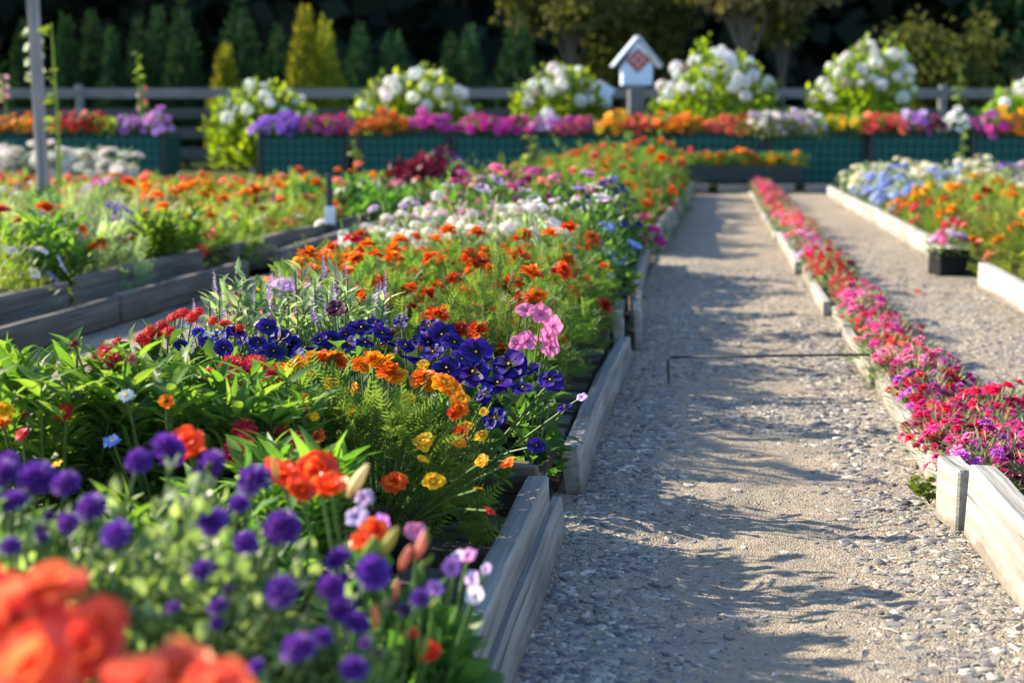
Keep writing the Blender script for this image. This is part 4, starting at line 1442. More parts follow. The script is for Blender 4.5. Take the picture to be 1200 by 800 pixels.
# violet spikes and mauve heads that stand out
for (x, y, d, c, key, dd) in ((78, 233, 9.0, (.25, .12, .55), 'salvia', 'tall violet spikes above the bed, left of the orange mass'), (320, 218, 9.5, (.12, .08, .35), 'salvia', 'dark violet spikes in front of the dark leafy plants'),
                              (95, 255, 7.4, (.45, .22, .68), 'yarrow', 'broad mauve flat heads low in the bed across the aisle'), (65, 274, 6.6, (.5, .13, .5), 'yarrow', 'pair of plum flat heads beside a white daisy'),
                              (118, 236, 8.4, (.55, .10, .5), 'yarrow', 'bright plum flat heads behind the mauve ones'), (150, 241, 8.0, (.42, .12, .5), 'yarrow', 'plum flat heads below the orange mass')):
    p = PIX(x, y, d)
    plant('salvia_plant' if key == 'salvia' else 'yarrow_plant', key, p[0], p[1], .035, [c], dd, 'flowering plant', None, nf=7 if key == 'salvia' else 3, pot=False, scale=1.35 if key == 'yarrow' else 1.0, Hh=max(.2, (p[2] - .12)), fr=.15 if key == 'salvia' else .065)

p = PG(386, 272, .0)
p = PIX(386, 240, 9.6)
root = empty('garden_stake', (p[0], p[1], 0), .2)
tag(root, 'dark green plant stake with a pale tag beside the aisle timber', 'plant stake')
mb = MB()
mb.box(-.022, .022, -.022, .022, 0, .50, 0, .004)
link('stake', mb.mesh('garden_stake', [M['pot_green']]), root)
mb = MB()
mb.box(-.035, .035, -.034, -.025, .16, .28, 0, .003)
link('name_tag', mb.mesh('name_tag', [M['tag_white']]), root)
for x, y0, d, c, kd, lab in ((413, 279, 4.7, CRIM, 'zinnia', 'single dark crimson bloom on a bare stem rising beside the aisle'), (107, 288, 6.1, (.75, .12, .02), 'zinnia', 'single orange bloom on a bare stem above the aisle timber')):
    p = PIX(x, y0, d)
    root = empty('zinnia_plant', (p[0], p[1], .03))
    tag(root, lab, 'flowering plant')
    zt_ = p[2] - .03
    mb = MB()
    mb.tube([(.01, 0, 0), (.004, .005, zt_ * .5), (0, 0, zt_)], [.004, .0035, .003], 6)
    P = np.array([[.006, 0, zt_ * f] for f in (.15, .2, .4, .45, .65)])
    add_leaves(mb, P, np.array([[1, .2, .5], [-1, -.2, .5], [.3, 1, .6], [-.3, -1, .6], [1, -.4, .8]]), 'lance', np.full(5, .06))
    link('stem', mb.mesh('single_stem', [M['lance']]), root)
    put_flower(root, kd, (0, 0, zt_), (.1, -.3, 1), .034, c)
# row of white flowers before the bins on the far side
for j in range(13):
    x = -14 + j * 13
    p = PIX(x, 184 + (2 if j % 2 else -2), 15.6 + .15 * (j % 3))
    plant('white_flower_plant', 'alyssum', p[0], p[1], .03, [WHITE, (.75, .75, .68)], f'low white flowered clump below the bins, {ORD[j]} along from the picture edge', 'flowering plant', 'white clumps beyond the orange flowers', nf=13, scale=1.7, pot=False, Hh=.27, fr=.045)

# ------------------------------------------------------------------ RIGHT BED
SPEC['right_orange'] = dict(leaf='lance', mat='lance', R=.24, H=.27, n=620, ls=.060, fl='zinnia', fr=.046, nf=8, st=.05, up=.7)
SPEC['right_mound'] = dict(leaf='fern', mat='lime', R=.27, H=.27, n=420, ls=.09, fl='marigold', fr=.045, nf=9, st=.03, up=.6)
SPEC['right_carpet'] = dict(leaf='small', mat='grey', R=.27, H=.20, n=340, ls=.055, fl='cluster', fr=.050, nf=26, st=.01, up=.5)
t, i = 6.35, 0
while t < 17.0:
    step = .36 + .010 * t
    r, j = 1.74, 0
    while r < 6:
        rr, tt = r + random.uniform(-.06, .06), t + random.uniform(-.07, .07)
        X, Y = RT(rr, tt)
        px, py = proj(X, Y, .3)
        if px > 1240:
            break
        if 6.95 < t < 7.5 and j == 0:
            r += step
            j += 1
            continue
        if t < 7.6:
            a_ = ('right_orange', 'zinnia_plant', 'orange flowered bush', [ORANGE, YELOR, (.85, .22, .08), SALMON, CORAL, PINK], 16)
        elif t < 9.4:
            a_ = ('right_orange', 'zinnia_plant', 'coral and pink bush', [SALMON, PINK, PINK, CORAL, (.85, .25, .2)], 18) if r > 2.0 else ('right_mound', 'daisy_plant', 'green mound with few blooms', [YELOR, ORANGE, SALMON], 6)
        elif t < 12.2:
            a_ = ('right_mound', 'daisy_plant', 'amber flowered mound', [YELOR, ORANGE, YEL, (.6, .12, .03)], 15) if r < 2.3 else ('right_carpet', 'verbena_plant', 'salmon carpet clump', [SALMON, (.8, .4, .3), WHITE], 18)
            if j == 0 and i % 3 == 1:
                a_ = ('right_carpet', 'verbena_plant', 'crimson clump', [(.5, .012, .07), CRIM], 20)
        elif t < 14.7:
            a_ = ('right_carpet', 'verbena_plant', 'pale blue clump', [PALEB, (.30, .42, .82), (.45, .55, .85)], 26) if r < 2.7 else ('right_carpet', 'verbena_plant', 'pink and white clump', [PINK, WHITE, SALMON], 20)
        else:
            a_ = ('right_carpet', 'alyssum_plant', 'cream clump', [CREAM, (.8, .82, .68)], 26) if r < 3.0 else ('right_carpet', 'verbena_plant', 'lilac and violet clump', [LILAC, MAUVE, (.2, .1, .5)], 20)
        key, nm, dd, cols, nf = a_
        plant(nm, key, X, Y, .035, cols, f'{dd}, {ORD[j]} from the white board, {ORD[i]} row across the second path', 'flowering plant', nm.replace('_', ' ') + 's across the second path', nf=nf, pot=False, Hh=.30 if key == 'right_carpet' and t > 14.6 else None)
        r += step
        j += 1
    t += step
    i += 1
# black pot of pink flowers standing in the gap of the white boards
p = PG(1110, 322, 0)
root = empty('potted_dianthus', (p[0], p[1], 0), .15)
tag(root, 'square black pot of pink flowers standing in the gap between white boards', 'potted plant')
mb = MB()
for q in range(4):
    M4 = Matrix.Rotation(q * PI / 2, 4, 'Z')
    mb.box(-.075, .075, -.079, -.073, .0, .135, 0, .001, M4)
    mb.box(-.082, .082, -.086, -.074, .115, .14, 0, .002, M4)
mb.box(-.072, .072, -.072, .072, .01, .115, 0, .002)
link('pot', mb.mesh('square_pot', [M['pot']]), root)
v = variant('dianthus', .10, .10, 180, False)
link('foliage', v['me'], root, (0, 0, .09))
for q in range(18):
    a, b = random.random() * 6.28, random.random() ** .5
    put_flower(root, 'cluster', (math.cos(a) * .10 * b, math.sin(a) * .10 * b, .235 - .05 * b * b + random.uniform(-.01, .01)), (math.cos(a) * b, math.sin(a) * b, 1), .027, vary(random.choice([PINK, (.7, .15, .45), LILAC])))

# ------------------------------------------------------------------ PINK ROW
def pink_cols(t):
    px, py = proj(*RT(.62, t), .15)
    for y0, cols, dd in ((228, [(.80, .05, .16), HOTPINK], 'rose red'), (250, [(.78, .06, .18), CRIM, PINK], 'rosy crimson'), (273, [CORAL, (.85, .10, .16), PINK], 'coral rose'), (292, [PINK, (.75, .1, .4), LILAC], 'pink'),
                         (330, [(.62, .012, .07), CRIM], 'deep crimson'), (352, [HOTPINK, (.75, .1, .4), PINK], 'hot pink'), (372, [(.7, .12, .5), HOTPINK, CRIM], 'magenta'), (405, [CORAL, SALMON, PINK, PINK, HOTPINK], 'coral and pink'),
                         (425, [HOTPINK, PINK], 'soft pink'), (447, [CRIM, MAG, (.6, .15, .6)], 'crimson and violet'), (492, [(.78, .02, .10), (.76, .03, .18), HOTPINK, HOTPINK], 'scarlet'), (600, [HOTPINK, MAG, (.6, .15, .6), PINK], 'magenta pink')):
        if py < y0:
            return cols, dd
    return cols, dd


t, i = 2.35, 0
dcount = {}
while t < 18:
    near = t < 4.6
    cols, dd = pink_cols(t)
    step = .14 if near else .17 if t < 8 else .26
    for r in ((.625, .735) if t < 4.1 else (.635,)):
        X, Y = RT(r - .02 + (.12 if t < 3.02 else 0) + random.uniform(-.045, .035), t + random.uniform(-.04, .04))
        k = (dd, r == .735)
        dcount[k] = dcount.get(k, 0) + 1
        side = ', on the plank side' if r == .625 else ', on the outer side' if r == .735 else ''
        sc_ = random.uniform(.42, .5) if t < 3.02 else random.uniform(.42, .66) if t < 4.1 else random.uniform(.46, .74) if t < 8 else random.uniform(.62, .85)
        plant('dianthus_plant', 'dianthus', X, Y, .03, cols, f'{dd} cushion, {ORD[dcount[k] - 1]} of its colour along the pink row{side}', 'flowering plant', 'cushions of the pink row', pot=False, scale=sc_, nf=random.randint(26, 38) if t < 4.1 else random.randint(18, 28) if t < 8 else 16, near=False, fr=.031 if t < 8 else .036, Hh=random.choice((.10, .13, .16)), fl='carnation', top=.98)
    t += step
    i += 1
p = PG(1075, 343, .012)
o = put_flower(None, 'petunia', (p[0], p[1], .02), (.2, -.3, 1), .022, (.7, .02, .03), False, 'fallen_flower')
tag(o, 'single red fallen flower lying on the second path', 'fallen flower')
# weeds at the foot of the plank
for j, (x, y, dd) in enumerate(((1100, 590, 'pale green weed growing at the foot of the bleached plank'), (1145, 560, 'small leafed vine climbing over the bleached plank joint'))):
    p = PG(x, y, 0.0)
    root = empty('weed', (p[0] - .02, p[1], 0), j * 1.1)
    tag(root, dd, 'weed')
    mb = MB()
    for q in range(9):
        a = random.random() * 6.28
        L = random.uniform(.05, .10) * (1.3 if j else 1)
        tip = np.array([math.cos(a) * L * .6, math.sin(a) * L * .6, L * (1.1 if j else .7)])
        mb.tube([(0, 0, 0), tip * .5 + np.array([0, 0, .01]), tip], .0011, 4, 1)
        kk = 9
        f = np.linspace(.25, 1, kk)
        P = tip * f[:, None]
        aa = np.arange(kk) * 2.4
        add_leaves(mb, P, np.stack([np.cos(aa), np.sin(aa), np.full(kk, .4)], 1), 'oval', .022 * (.7 + .6 * rng.random(kk)), 0)
    link('foliage', mb.mesh('weed_leaves', [M['lime'], M['stem']]), root)

# ------------------------------------------------------------------ GREEN BINS along the back, and what grows in them
g = NT('green_mesh_panel')
col = g.mix(g.noise(3, 3, .5, g.coords('Object')), (.006, .042, .036), (.011, .062, .054))
M['bin'] = g.done(g.principled(col, .7, .1).outputs[0])
M['bin_dark'] = plain('dark_bin_post', (.010, .022, .024), .5, .3, .3, 10)
M['bin_rib'] = plain('bin_rib', (.020, .105, .092), .7, .12, .2, 10)


def make_bin(x0, x1, d, label, ztop=.74, z0=.06, depth=1.0):
    a, b = (x0 - 600) * d / F, (x1 - 600) * d / F
    W = b - a
    root = empty('planter_bin', ((a + b) / 2, d, 0), 0)
    tag(root, label, 'planter bin', 'green planter bins in the back row')
    h = W / 2
    for nm, (xa, xb, ya, yb) in (('front_panel', (-h + .03, h - .03, 0, .03)), ('rear_panel', (-h + .03, h - .03, depth - .03, depth)),
                                 ('side_panel', (-h, -h + .03, .03, depth - .03)), ('side_panel', (h - .03, h, .03, depth - .03))):
        mb = MB()
        mb.box(xa, xb, ya, yb, z0 + .02, ztop - .02, 0, .006)
        if nm == 'front_panel':
            nx = int(W / .10)
            for q in range(1, nx):
                x = -h + W * q / nx
                mb.box(x - .013, x + .013, -.013, -.002, z0 + .05, ztop - .05, 1, .003)
            for q in range(1, 6):
                z = z0 + (ztop - z0) * q / 6
                mb.box(-h + .03, h - .03, -.018, -.0145, z - .013, z + .013, 1, .001)
        link(nm, mb.mesh(nm, [M['bin'], M['bin_rib']]), root)
    for q in range(2):
        mb = MB()
        x = (-h + .02, h - .02)[q]
        mb.box(x - .035, x + .035, -.035, -.019, 0, ztop - .025, 0, .005)
        link('corner_post', mb.mesh('corner_post', [M['bin_dark']]), root)
    mb = MB()
    mb.box(-h - .01, h + .01, -.03, .04, ztop - .018, ztop + .012, 0, .006)
    mb.box(-h - .01, h + .01, depth - .04, depth + .01, ztop - .018, ztop + .012, 0, .006)
    link('rim', mb.mesh('rim', [M['bin_dark']]), root)
    mb = MB()
    mb.box(-h + .035, h - .035, .035, depth - .035, z0 + .1, ztop - .06, 0, .01)
    link('soil', mb.mesh('bin_soil', [M['soil']]), root)
    return root


bins = [(-45, 42, 19.4, 'green bin holding yellow orange flowers behind the tall grey post'), (66, 196, 19.2, 'green bin holding red and mauve flowers beside the tall grey post'), (306, 410, 18.9, 'green bin holding purple and dark pink flowers'),
        (421, 526, 18.6, 'green bin holding orange, yellow and magenta flowers'), (531, 617, 18.6, 'green bin full of magenta flowers'), (621, 700, 18.6, 'green bin holding faded magenta and red flowers'), (704, 765, 18.5, 'narrow green bin holding amber and coral flowers'),
        (770, 893, 18.4, 'green bin behind the low amber marigolds at the path end'), (897, 1010, 18.4, 'green bin with white lavender flowers spilling over it'), (1015, 1129, 18.3, 'green bin holding coral, dark magenta and white flowers'), (1134, 1262, 18.2, 'green bin with magenta and amber flowers at the row end')]
for b in bins:
    make_bin(*b)
SPEC['bin_mound'] = dict(leaf='small', mat='small', R=.19, H=.15, n=170, ls=.06, fl='petunia', fr=.062, nf=24, st=.02, up=.4)
SPEC['bin_yellow'] = dict(leaf='small', mat='lime', R=.19, H=.16, n=190, ls=.07, fl='petunia', fr=.055, nf=9, st=.01, up=.4)
segs = [(-30, 42, 19.4, [YELOR, ORANGE], 'yellow orange', 'behind the tall grey post'), (68, 120, 19.2, [RED, (.5, .02, .02)], 'red', 'beside the tall grey post'), (122, 142, 19.2, [(.3, .3, .02)], 'yellow green', 'between the red and the mauve'),
        (144, 194, 19.2, [(.62, .22, .62), (.6, .3, .72)], 'mauve', 'at the end of the second bin'), (308, 352, 18.9, [(.32, .12, .62), (.4, .16, .66)], 'purple', 'in the free standing bin'), (356, 412, 18.9, [(.5, .03, .12), (.5, .08, .25)], 'dark pink', 'in the free standing bin'),
        (424, 468, 18.6, [ORANGE, (.8, .12, .01)], 'orange', 'beside the yellow patch'), (470, 484, 18.7, [YEL], 'yellow', 'between the orange and the magenta'), (488, 525, 18.6, [MAG, (.55, .06, .35)], 'magenta', 'right of the yellow patch'),
        (548, 612, 18.6, [(.5, .03, .2), MAG], 'crimson magenta', 'in the all magenta bin'), (622, 652, 18.6, [(.6, .15, .45), LILAC], 'pale magenta', 'beneath the dahlia sized white heads'), (656, 698, 18.6, [(.55, .06, .15), (.6, .12, .1), MAG], 'rusty red', 'left of the narrow bin'),
        (704, 732, 18.5, [YELOR, YEL], 'amber', 'in the narrow bin'), (738, 766, 18.5, [(.75, .08, .06), CORAL], 'coral red', 'in the narrow bin'), (772, 815, 18.4, [ORANGE, YELOR], 'orange', 'nearest the coral ones'), (830, 885, 18.4, [(.7, .16, .05), (.5, .3, .05), CORAL], 'rusty orange', 'above the low amber marigolds'),
        (955, 1010, 18.4, [YEL, (.6, .35, .02)], 'dull yellow', 'beside the white lavender spill'), (1017, 1056, 18.3, [CORAL, (.85, .16, .08)], 'coral', 'next to the dull yellow'), (1062, 1078, 18.3, [LILAC, MAUVE], 'lilac', 'left of the dark magenta'),
        (1080, 1104, 18.3, [DKMAG, (.36, .015, .16)], 'dark magenta', 'beside the small white patch'), (1108, 1130, 18.3, [WHITE], 'small white', 'between the dark magenta and the pink'), (1136, 1166, 18.2, [MAG, (.6, .1, .4)], 'pink magenta', 'in the end bin'), (1170, 1215, 18.2, [YELOR, (.5, .35, .02), CORAL], 'amber', 'in the end bin')]
for x0, x1, d, cols, dd, wh in segs:
    nn = max(1, round((x1 - x0) / 17))
    for q in range(nn):
        x = x0 + (x1 - x0) * (q + .5) / nn
        X = (x - 600) * d / F
        pos = '' if nn == 1 else ', ' + ORD[q] + ' of a clumped row'
        plant('bedding_plant', 'bin_yellow' if 'yellow' in dd and 'orange' not in dd else 'bin_mound', X, d + .13 + random.uniform(-.05, .05), .69, cols, f'{dd} bedding plant {wh}{pos}', 'flowering plant', 'bedding plants in the green bins', pot=False, Hh=random.choice((.17, .21, .25)), front=.7)
for q in range(4):
    x = 890 + q * 18
    plant('trailing_plant', 'right_carpet', (x - 600) * 18.4 / F, 18.42, .68, [WHITE, LILAC, (.7, .65, .85)], f'white lavender plant spilling over the bin edge, {ORD[q]} of four', 'flowering plant', 'white lavender plants spilling over', pot=False, nf=22, Hh=random.uniform(.24, .34), scale=.9)

# low planter with amber marigolds and grey timber at the end of the path
root = empty('low_planter', (PIX(860, 215, 17.7)[0], 17.7, 0))
tag(root, 'low dark trough on grey timber at the end of the path', 'planter trough')
mb = MB()
mb.box(-1.05, .85, .0, .35, .13, .34, 0, .01)
link('trough', mb.mesh('trough', [M['bin_dark']]), root)
for xx in (-.62, .36):
    mb = MB()
    mb.box(xx - .05, xx + .05, -.02, .30, 0, .128, 0, .005)
    link('leg', mb.mesh('leg', [M['bin_dark']]), root)
for j, (x0, x1, txt) in enumerate(((780, 826, 'short grey sleeper under the amber trough by the marigold mounds'), (838, 925, 'long grey sleeper lying across the end of the path'), (938, 970, 'grey sleeper end beside the cream flowers'))):
    pa_, pb_ = PG(x0, 226, 0), PG(x1, 226, 0)
    tag(board_between('timber_sleeper', (pa_[0], 17.55), (pb_[0], 17.55), 0, .12, .10, 'wood'), txt, 'sleeper', 'grey sleepers at the path end')
for q in range(11):
    x = 800 + q * 13.5
    X = (x - 600) * 17.8 / F
    plant('marigold_plant', 'small_mari', X, 17.85, .30, [YELOR, (.88, .40, .01), ORANGE], f'amber marigold in the low trough, {ORD[q]} from the marigold mounds', 'flowering plant', 'marigolds in the low trough', pot=False, nf=3, fr=.06, Hh=.15, fl='marigold')

# ------------------------------------------------------------------ WHITE FLOWERING SHRUBS behind the bins
def shrub(x0, x1, ytop, d, n_heads, label, ybase=140, hr=.092):
    a, b = (x0 - 600) * d / F, (x1 - 600) * d / F
    W = b - a
    zt = PIX(600, ytop, d)[2]
    root = empty('white_shrub', ((a + b) / 2, d, 0), 0)
    tag(root, label, 'shrub', 'white flowered shrubs behind the bins')
    mb = MB()
    K = 3200
    P, U = dome(K, W / 2 * 1.04, (zt - .60) * .93, .5, .35, .15, low=-.35)
    skew = np.array([random.uniform(-.12, .12) * W, 0, 0])
    P += skew * (P[:, 2:] / zt) ** 2
    P[:, 1] *= .7
    D = U * .6 + np.array([0, 0, 1.0]) + rng.normal(0, .4, U.shape)
    add_leaves(mb, P, D, 'big', .10 * (.7 + .6 * rng.random(K)), 0)
    link('foliage', mb.mesh('shrub_foliage', [M['dahlia']]), root)
    st = MB()
    for q in range(16):
        an = rng.random() * 6.28
        rr = W * .33 * rng.random() ** .5
        st.tube([(math.cos(an) * rr * .3, math.sin(an) * rr * .3, 0), (math.cos(an) * rr * .8, math.sin(an) * rr * .6, .7), (math.cos(an) * rr * 1.2, math.sin(an) * rr * .8, zt * .8)], [.018, .014, .008], 5, 0)
    link('stem', st.mesh('shrub_stems', [M['stem']]), root)
    u = fib(int(n_heads * 1.0), .40)
    u = u[rng.permutation(len(u))][:n_heads] + rng.normal(0, .07, (n_heads, 3))
    u /= np.maximum(1, np.linalg.norm(u, axis=1, keepdims=True))
    for q in u:
        k = random.uniform(.90, 1.03)
        P = (q[0] * W / 2 * k, q[1] * W / 2 * .7 * k, .5 + max(.2, q[2]) ** .7 * (zt - .60) * k)
        P = np.array(P) + skew * (P[2] / zt) ** 2
        put_flower(root, 'snowball', P, (q[0], q[1], 1), hr * random.choice((.62, .8, .95, 1.08)), vary((.78, .83, .82), .05))
    return root


shrub(256, 378, 92, 20.8, 24, 'white headed shrub behind the free standing purple bin')
shrub(414, 560, 76, 20.6, 40, 'wide white headed shrub behind the orange, yellow and magenta flowers')
shrub(600, 716, 70, 20.5, 40, 'rounded white headed shrub beside the house shaped sign')
shrub(764, 918, 52, 20.5, 58, 'largest white headed shrub right of the house shaped sign')
shrub(936, 1066, 46, 20.5, 44, 'tallest white headed shrub behind the white lavender spill')
shrub(1150, 1290, 82, 20.4, 28, 'white headed shrub at the end of the bin row')

# ------------------------------------------------------------------ POST, STALKS, SIGN, FENCE
px_ = PIX(48, 150, 10.9)
mb = MB()
mb.box(-.046, .046, -.046, .046, 0, 2.6, 0, .008, None, 1)
tag(link('timber_post', mb.mesh('timber_post', [M['post']]), None, (px_[0], px_[1], 0), (.0, -.008, .3)), 'tall weathered grey timber post standing in the flower bed', 'post')


def stalk(x, d, y0, y1, n, col, label, cols=None, base_z=0.0, leafy=True):
    p = PIX(x, y0, d)
    root = empty('hollyhock', (p[0], d, base_z))
    tag(root, label, 'tall plant')
    zt = p[2] - base_z
    zb = PIX(x, y1, d)[2] - base_z
    mb = MB()
    mb.tube([(0, 0, 0), (.015, 0, zt * .5), (0, 0, zt)], [.016, .013, .006], 7, 0, .6)
    link('stem', mb.mesh('stalk', [M['lime']]), root)
    mb = MB()
    K = n * 4
    z = zb + (zt - zb) * rng.random(K)
    a = rng.random(K) * 6.28
    add_leaves(mb, np.stack([np.cos(a) * .015, np.sin(a) * .015, z], 1), np.stack([np.cos(a), np.sin(a), np.full(K, .2)], 1), 'big', .085 * (.6 + .6 * rng.random(K)), 0)
    link('foliage', mb.mesh('stalk_leaves', [M['lime']]), root)
    for q in range(n if cols else 0):
        z = zb + (zt - zb) * (q + .5) / n
        s_ = 1 if q % 2 else -1
        put_flower(root, 'petunia', (s_ * .05, -.03, z), (s_ * .7, -.8, .4), .038, vary(random.choice(cols)))
    return root


stalk(39, 11.2, 34, 95, 7, None, 'tall stalk of pale green buds close to the far side of the grey post', [(.5, .6, .35)])
stalk(60, 10.6, 28, 170, 5, None, 'tall yellow green stalk close beside the grey post')
stalk(160, 19.6, 60, 105, 4, None, 'tall bare stalk behind the mauve flowered bin', None)
stalk(166, 21.3, 100, 130, 4, None, 'pink hollyhock stalk behind the mauve flowers', [(.6, .12, .16), PINK])
stalk(1125, 19.6, 76, 140, 6, None, 'green spire rising behind the coral and white flowered bin')
stalk(622, 17.0, 160, 186, 4, None, 'yellow green sprout in front of the magenta filled bin')
stalk(415, 17.2, 165, 192, 4, None, 'pale sprout beside the bin corner left of the orange flowers')
stalk(1128, 17.6, 150, 195, 4, None, 'yellow green cane against the bin joint in front of the white patch')
stalk(4, 21.0, 88, 120, 6, None, 'leafy hollyhock with pink blooms behind the yellow orange bin', [PINK, (.7, .4, .45)])

# house shaped sign
d = 22.3
p = PIX(746, 70, d)
root = empty('house_sign', (p[0], d, 0), .12)
tag(root, 'pale blue house shaped sign with red diamond emblem on a post', 'sign')
M['sign_blue'] = plain('pale_blue_paint', (.50, .60, .76), .5, .3, .08, 8)
M['sign_roof'] = plain('grey_blue_paint', (.46, .50, .62), .6, .1, .1, 8)
M['sign_red'] = plain('brick_red_paint', (.32, .07, .07), .6, .2, .2, 10)
M['sign_white'] = plain('faded_red_paint', (.50, .30, .29), .6, .2, .1, 10)
zE, zP, zB = PIX(746, 76, d)[2], PIX(746, 43, d)[2], PIX(746, 100, d)[2]
hw = .235
mb = MB()
v = [(-hw, -.09, zB), (hw, -.09, zB), (hw, -.09, zE - .02), (0, -.09, zP - .06), (-hw, -.09, zE - .02)]
v += [(x, .09, z) for x, _, z in v]
mb.add(v, [(0, 1, 2, 4), (6, 5, 9, 7), (0, 5, 6, 1), (1, 6, 7, 2), (5, 0, 4, 9)], 0, .5, None, False)
mb.add([v[4], v[2], v[3]], [(0, 1, 2)], 0, .5, None, False)
mb.add([v[7], v[9], v[8]], [(0, 1, 2)], 0, .5, None, False)
link('board', mb.mesh('sign_board', [M['sign_blue']]), root)
for s_ in (-1, 1):
    mb = MB()
    L = math.hypot(.385, zP - zE + .03)
    ang = math.atan2(zP - zE + .03, .385)
    M4 = Matrix.Translation((0, 0, zP)) @ Matrix.Rotation(s_ * ang, 4, 'Y') @ Matrix.Translation((s_ * L / 2, 0, 0))
    mb.box(-L / 2, L / 2, -.12, .12, -.020, .014, 0, .005, M4)
    link('roof', mb.mesh('sign_roof', [M['sign_roof']]), root)
mb = MB()
mb.box(-.135, .135, -.02, -.004, -.135, .135, 0, .003)
for q in ((-.05, -.05), (.05, -.05), (-.05, .05), (.05, .05)):
    mb.box(q[0] - .03, q[0] + .03, -.026, -.0205, q[1] - .03, q[1] + .03, 1, .002)
em = link('emblem', mb.mesh('emblem', [M['sign_red'], M['sign_white']]), root, (0, -.092, zE + .06), (0, PI / 4, 0))
mb = MB()
mb.box(-.12, .12, -.07, .07, 0, zB - .003, 0, .01)
link('post', mb.mesh('sign_post', [M['fence']]), root)
# small pale box on a stake left of it
p = PIX(708, 112, 21.6)
root = empty('stake_sign', (p[0] - .0, 21.6, 0), 0)
tag(root, 'small tilted pale blue board on a stake beside the rounded shrub', 'sign')
mb = MB()
mb.box(-.10, .10, -.02, .02, -.16, .16, 0, .004)
link('board', mb.mesh('stake_board', [M['sign_blue']]), root, (0, 0, p[2]), (0, .5, 0))
mb = MB()
mb.box(-.02, .02, -.022, .018, 0, p[2] - .1, 0, .004)
link('stake', mb.mesh('stake', [M['fence']]), root, (0, .05, 0))

# fence right across the back, one length between posts at a time
fd = 24.5
zt = PIX(600, 104, fd)[2]
xs = [-13.2 + 2.93 * q for q in range(11)]
fenceroot = empty('fence', (0, fd, 0))
tag(fenceroot, 'long grey timber fence with a wide top rail behind the flower bins', 'fence')
for q, x in enumerate(xs):
    mb = MB()
    mb.box(-.06, .06, -.06, .06, 0, zt + .06, 0, .01)
    link('post', mb.mesh('fence_post', [M['fence']]), fenceroot, (x, 0, 0))
    if q < len(xs) - 1:
        for nm, z0, z1 in (('top_rail', zt - .16, zt), ('board', .96, 1.12), ('board', .62, .80), ('board', .28, .46)):
            mb = MB()
            mb.box(.065, 2.865, -.02, .02, z0, z1, 0, .006, None, 6)
            if nm == 'top_rail':
                mb.V[0][:, 1] -= .02
            link(nm, mb.mesh('fence_' + nm, [M['fence' if nm == 'top_rail' else 'fence_dark']]), fenceroot, (x, 0, 0))


# ------------------------------------------------------------------ TREES
def conifer(x, ytop, wpx, d, mat, label, group='conifers behind the fence'):
    zt = PIX(x, ytop, d)[2]
    X = (x - 600) * d / F
    R = wpx * d / F / 2
    root = empty('conifer', (X, d, 0), random.random() * 6)
    tag(root, label, 'tree', group)
    mb = MB()
    K = 2600
    z = .1 + (zt - .1) * (1 - np.sqrt(rng.random(K)) * .98)
    t_ = z / zt
    prof = np.minimum(1, (1 - t_) ** .75 * 1.25)
    th = rng.random(K) * 2 * PI
    ph = rng.random(3) * 6
    rr = R * prof * (.6 + .4 * rng.random(K) ** .5) * (1 + .16 * np.sin(4 * th + ph[0] + 5 * t_) + .12 * np.sin(7 * th + 9 * t_ + ph[1]))
    P = np.stack([rr * np.cos(th), rr * np.sin(th), z], 1)
    D = np.stack([np.cos(th) * .5, np.sin(th) * .5, np.full(K, 1.0)], 1) + rng.normal(0, .22, (K, 3))
    nrm = np.stack([np.cos(th), np.sin(th), np.zeros(K)], 1) + rng.normal(0, .5, (K, 3))
    Ms = frames(D, nrm) * (.22 * (.7 + .6 * rng.random(K)) * (.6 + .5 * prof))[:, None, None]
    mb.inst(LEAF['spray'], Ms, P, 0)
    link('crown', mb.mesh('conifer_crown', [M[mat]]), root)
    mb = MB()
    mb.tube([(0, 0, 0), (0, 0, zt * .5), (0, 0, zt * .92)], [R * .16 + .02, R * .1 + .01, .01], 8)
    link('trunk', mb.mesh('conifer_trunk', [M['bark']]), root)
    return root


con = [(-12, 10, 60, 31, 'conifer'), (40, 24, 46, 30, 'conifer'), (88, 14, 40, 29, 'conifer'), (118, 8, 38, 30, 'conifer'), (140, 32, 30, 28.5, 'conifer'), (172, 22, 40, 29, 'conifer'), (194, 8, 42, 31, 'conifer'), (222, -2, 50, 30, 'conifer'),
       (288, -6, 66, 31, 'conifer'), (270, 52, 34, 27, 'gold'), (362, 6, 44, 27, 'gold'), (385, 22, 40, 27.3, 'gold'), (425, 26, 46, 30, 'conifer'), (464, 34, 62, 30, 'conifer'), (530, 40, 36, 29, 'conifer'), (552, 28, 44, 30, 'conifer'), (606, 14, 62, 31, 'conifer'), (330, 30, 44, 32, 'conifer')]
words = ['dark conifer at the picture edge behind the yellow orange bin', 'dark conifer directly behind the tall grey post', 'dark conifer just right of the tall grey post', 'pointed dark conifer between the grey post and the bare stalk', 'short dark conifer behind the bare stalk', 'dark conifer above the mauve flowered bin',
         'slim dark conifer above the end of the mauve flowers', 'tall dark conifer left of the small golden conifer', 'broad dark conifer rising behind the small golden conifer', 'small rounded golden conifer behind the first white shrub', 'bright golden conifer with a pointed top above the first white shrub', 'golden green conifer crowded against the bright golden one',
         'dark conifer between the golden conifer and the wide white shrub', 'broad dark conifer above the wide white shrub', 'short dark conifer right of the wide white shrub', 'dark conifer behind the gap between two white shrubs', 'broad dark conifer left of the rounded white shrub', 'dark conifer in shade behind the golden pair']
for c, l_ in zip(con, words):
    conifer(*c, l_)


